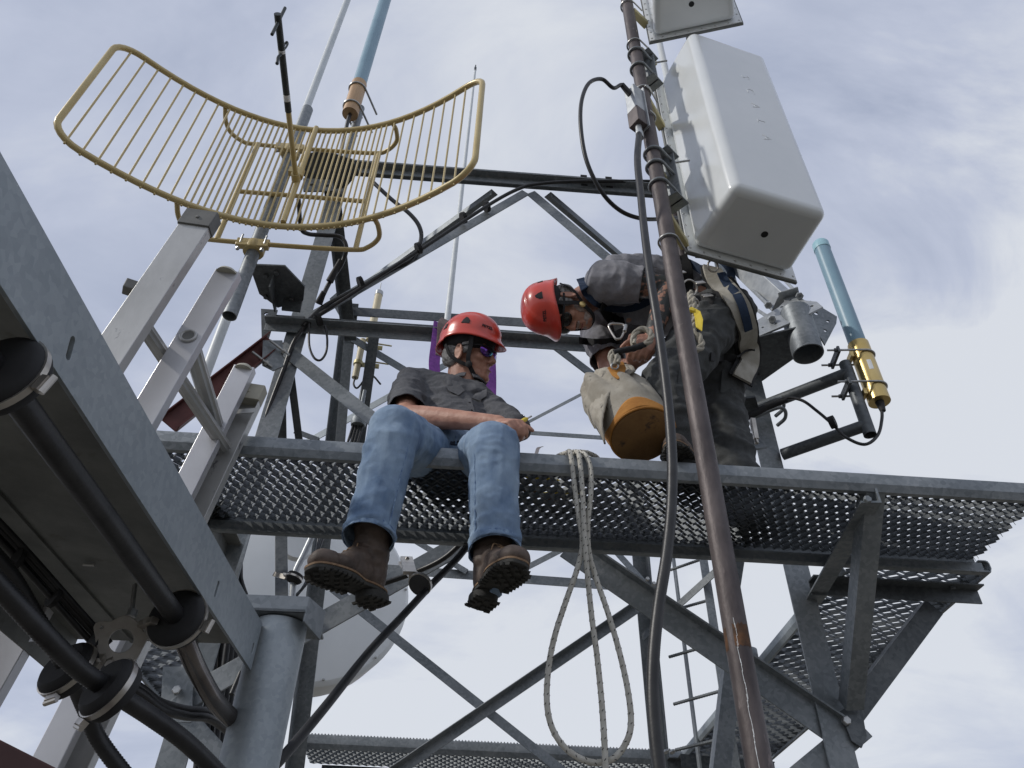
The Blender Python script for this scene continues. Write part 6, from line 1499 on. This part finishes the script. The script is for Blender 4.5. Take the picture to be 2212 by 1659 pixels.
lr = twisted('lanyard_rope', [D(1492, 632, 1.94), D(1490, 660, 1.93), D(1486, 700, 1.93), D(1488, 735, 1.93), D(1500, 755, 1.93), D(1515, 748, 1.93), D(1510, 728, 1.93), D(1496, 715, 1.93), D(1500, 680, 1.925), D(1496, 645, 1.93)], .0125, 'rope_old', None, 60)
tag(lr, 'thick twisted off-white lanyard rope hanging at the bent man\'s hip', 'rope')
tg = thing('yellow_tag', D(1505, 690, 1.915), 'yellow plastic tag on the hip lanyard rope', 'tag')
m = MB(); m.plate([D(1493, 664, 1.915), D(1512, 674, 1.905), D(1518, 692, 1.90), D(1516, 716, 1.90), D(1503, 707, 1.91), D(1500, 684, 1.915)], (0, -1, -.2), .006); m.build('tag_flap', 'yellow_tag', tg, smooth=False, bevel=.001)
m = MB(); m.bar(D(1489, 668, 1.91), D(1500, 672, 1.91), .016, .012, (0, 0, 1), (0, 1, 0)); m.build('tag_clip', 'yellow_tag', tg, bevel=.002)

# ------------------------------------------------------------- canvas bag
C0 = D(1388, 938, 2.04); axb = V((-.14, .30, 1)).normalized(); bag = thing('canvas_bag', C0, 'off-white canvas bucket bag with brown leather base held above the deck', 'bag')
U0 = perp(axb, (1, 0, 0)); W0 = axb.cross(U0)
cen = [C0, C0 + axb * .10 + V((-.012, 0, 0)), C0 + axb * .20 + V((-.03, 0, 0)), C0 + axb * .29 + V((-.045, .0, 0)), C0 + axb * .37 + V((-.055, .01, 0))]
rad = [(.112, .112), (.122, .118), (.125, .108), (.105, .075), (.062, .030)]
def bagpt(t, th, grow=0):
    x = t * 4; i = min(3, int(x)); f = x - i; c = cen[i].lerp(cen[i + 1], f); ra = rad[i][0] + (rad[i + 1][0] - rad[i][0]) * f; rb = rad[i][1] + (rad[i + 1][1] - rad[i][1]) * f
    am = smooth01(.12, .9, t)
    k = 1 + am * (.34 * (abs(math.sin(3.5 * th + .6 + .9 * t)) - .6) + .05 * math.cos(9 * th + 4 * t)) + .03 * noise.noise(V((math.cos(th) * 2, math.sin(th) * 2, t * 5)))
    return c + U0 * ((ra * k + grow) * math.cos(th)) + W0 * ((rb * k + grow) * math.sin(th))
def bagsurf(t0, t1, name, mat, par, grow=0, nt=28, topfn=None, th=.004):
    m = MB(); nn = 96; vs = []; fs = []
    for j in range(nt + 1):
        for i in range(nn):
            a = 2 * PI * i / nn; tt = t1 if topfn is None else topfn(a); vs.append(bagpt(t0 + (tt - t0) * j / nt, a, grow))
    for j in range(nt):
        for i in range(nn): q = (i + 1) % nn; fs.append([j * nn + i, j * nn + q, (j + 1) * nn + q, (j + 1) * nn + i])
    m.add(vs, fs); o = m.build(name, mat, par, ang=80); s_ = o.modifiers.new('t', 'SOLIDIFY'); s_.thickness = th; s_.offset = -1; return o
bs = bagsurf(0, 1, 'canvas_body', 'canvas', bag)
bagsurf(0, .2, 'suede_band', 'suede_orange', bag, .003, 8, lambda a: .085 + .05 * math.sin(3 * a + .6))
m = MB(); m.lathe(C0 - axb * .004, -axb, [(-.004, .106), (.004, .108), (.008, .100)], 64); m.build('leather_base', 'leather_base', bag)
m = MB(); m.tube([C0 - axb * .003 + (U0 * math.cos(2 * PI * k / 64) + W0 * math.sin(2 * PI * k / 64)) * .112 for k in range(64)], .0045, 8, closed=True); m.build('base_piping', 'suede_orange', bag)
# mouth of the bag flopping to the left
m = MB(); nn = 40; vs = []; fs = []
rim = [(1352, 786, 2.14), (1335, 786, 2.12), (1312, 800, 2.11), (1290, 822, 2.10), (1276, 850, 2.10), (1270, 880, 2.10), (1276, 905, 2.10), (1287, 925, 2.11)]
inn = [(1372, 800, 2.02), (1352, 812, 2.00), (1332, 830, 1.99), (1316, 850, 1.985), (1306, 880, 1.98), (1300, 910, 1.98), (1300, 930, 1.985), (1305, 960, 1.995)]
ra_ = catmull([D(*p) for p in rim], 5); rb_ = catmull([D(*p) for p in inn], 5)
for a, b in zip(ra_, rb_):
    for k in range(7): f = k / 6; vs.append(a.lerp(b, f) + V((0, -.018, -.01)) * math.sin(PI * f) * (1 + .5 * math.sin(len(vs) * .35)))
for i in range(len(ra_) - 1):
    for k in range(6): fs.append([i * 7 + k, i * 7 + k + 1, (i + 1) * 7 + k + 1, (i + 1) * 7 + k])
m.add(vs, fs); o = m.build('canvas_flap', 'canvas', bag, ang=80); s_ = o.modifiers.new('t', 'SOLIDIFY'); s_.thickness = .006
m = MB(); m.tube(ra_, .005, 8); m.build('rim_piping', 'canvas', bag)
m = MB(); q = [(1332, 785, 2.02), (1346, 780, 2.01), (1353, 795, 2.0), (1346, 814, 1.985), (1334, 819, 1.98), (1322, 810, 1.985), (1312, 794, 2.01)]
m.plate([D(*p) for p in q], (0, 1, .2), .004); m.build('suede_patch', 'suede_orange', bag, bevel=.002)
m = MB(); ring(m, D(1328, 791, 1.985), (0, -1, -.3), .012, .0035); m.build('grommet', 'bolt_steel', bag)
twisted('rope_handle', [D(1326, 790, 1.99), D(1320, 772, 1.985), D(1325, 760, 1.98), D(1333, 770, 1.975), D(1334, 785, 1.98)], .0115, 'rope_old', bag, 60)
m = MB(); P = catmull([D(1326, 762, 1.97), D(1345, 757, 1.965), D(1370, 752, 1.965), D(1392, 744, 1.97)], 8); m.tube(P, [.0115 + .001 * math.sin(i * 1.3) for i in range(len(P))], 12); m.build('taped_handle', 'strap_black', bag)
twisted('rope_handle', [D(1390, 745, 1.97), D(1403, 737, 1.965), D(1407, 725, 1.965), D(1400, 714, 1.97), D(1386, 711, 1.975), D(1374, 718, 1.975), D(1368, 732, 1.98), D(1370, 745, 1.98)], .0115, 'rope_old', bag, 60)

# ------------------------------------------------------------- hanging rope
YRp = 1.975
hrp = thing('hanging_rope', D(1250, 985, YRp), 'white rope with black flecks looped over the deck edge and hanging in long bights', 'rope')
def braided(name, pts, r, parent):
    P, rr = corr(pts, r, .00035, .006); m = MB(); m.tube(P, rr, 10); o = m.build(name, 'rope_white', parent, ang=80)
    f = MB(); acc = 0; nxt = .02; U = None
    for i in range(1, len(P) - 1):
        t = (P[i + 1] - P[i - 1]).normalized(); U = perp(t, U if U is not None else (1, 0, 0)); W = t.cross(U); acc += (P[i] - P[i - 1]).length
        if acc > nxt:
            nxt += .024
            for side in (0, 1, 2, 3):
                a = nxt * 40 + side * PI / 2; d = U * math.cos(a) + W * math.sin(a); c = P[i] + d * r * .96
                for q in (0,): f.bar(c - (t * .6 + t.cross(d) * .5) * .0038, c + (t * .6 + t.cross(d) * .5) * .0038, .0020, .0018, t.cross(d), d)
    g_ = f.build('fleck', 'rope_fleck', o, smooth=False); g_['kind'] = 'stuff'
    return o
braided('rope_bight', [D(1226, 982, 2.03), D(1229, 975, 1.99), D(1234, 990, YRp), D(1240, 1040, YRp), D(1249, 1110, YRp), D(1258, 1170, YRp), D(1248, 1225, YRp), D(1222, 1300, YRp), D(1198, 1375, YRp), D(1184, 1450, YRp), D(1182, 1525, YRp), D(1196, 1580, YRp), D(1228, 1622, YRp), D(1275, 1646, YRp), D(1322, 1640, YRp), D(1352, 1605, YRp), D(1363, 1560, YRp), D(1356, 1490, YRp), D(1337, 1405, YRp), D(1312, 1320, YRp), D(1288, 1250, YRp + .01), D(1272, 1190, YRp + .012), D(1270, 1130, YRp + .01), D(1276, 1070, YRp), D(1276, 1015, YRp), D(1266, 985, 1.985), D(1252, 977, 2.02)], .0078, hrp)
braided('rope_strand', [D(1240, 983, 2.05), D(1246, 976, 1.99), D(1252, 992, YRp - .004), D(1258, 1060, YRp - .008), D(1262, 1150, YRp - .018), D(1268, 1230, YRp - .012), D(1278, 1330, YRp), D(1290, 1420, YRp), D(1300, 1520, YRp), D(1306, 1610, YRp - .02), D(1310, 1700, YRp - .02)], .0078, hrp)
braided('rope_coil', [D(1205, 985, 2.12), D(1225, 978, 2.06), D(1250, 976, 2.05), D(1272, 979, 2.06), D(1290, 990, 2.12), D(1260, 990, 2.18), D(1220, 985, 2.14)], .0078, hrp)
# items lying on the deck seen through the grating and above its edge
m = MB(); m.strip(catmull([D(1158, 982, 2.10), D(1163, 968, 2.12), D(1171, 965, 2.13)], 5), .012, .002, (1, 0, .3)); tag(m.build('hose_clamp_tail', 'stainless'), 'loose end of a slotted steel band sticking up from the deck near the rope', 'band')
tb_ = thing('tool_strap', V((.22, 2.2, ZD)), 'yellow and red webbing lying on the grating between the men', 'strap')
for i, (x0, y0, x1, y1, mt_) in enumerate(((.12, 2.10, .33, 2.16, 'yellow_tag'), (.10, 2.16, .30, 2.28, 'rust_patch'), (.20, 2.24, .40, 2.20, 'yellow_tag'))):
    m = MB(); m.strip(catmull([V((x0, y0, ZD + .01)), V(((x0 + x1) / 2, (y0 + y1) / 2 + .02, ZD + .02 + .004 * i)), V((x1, y1, ZD + .01 + .005 * i))], 6), .028, .004, (0, 1, 0)); m.build('webbing', mt_, tb_)
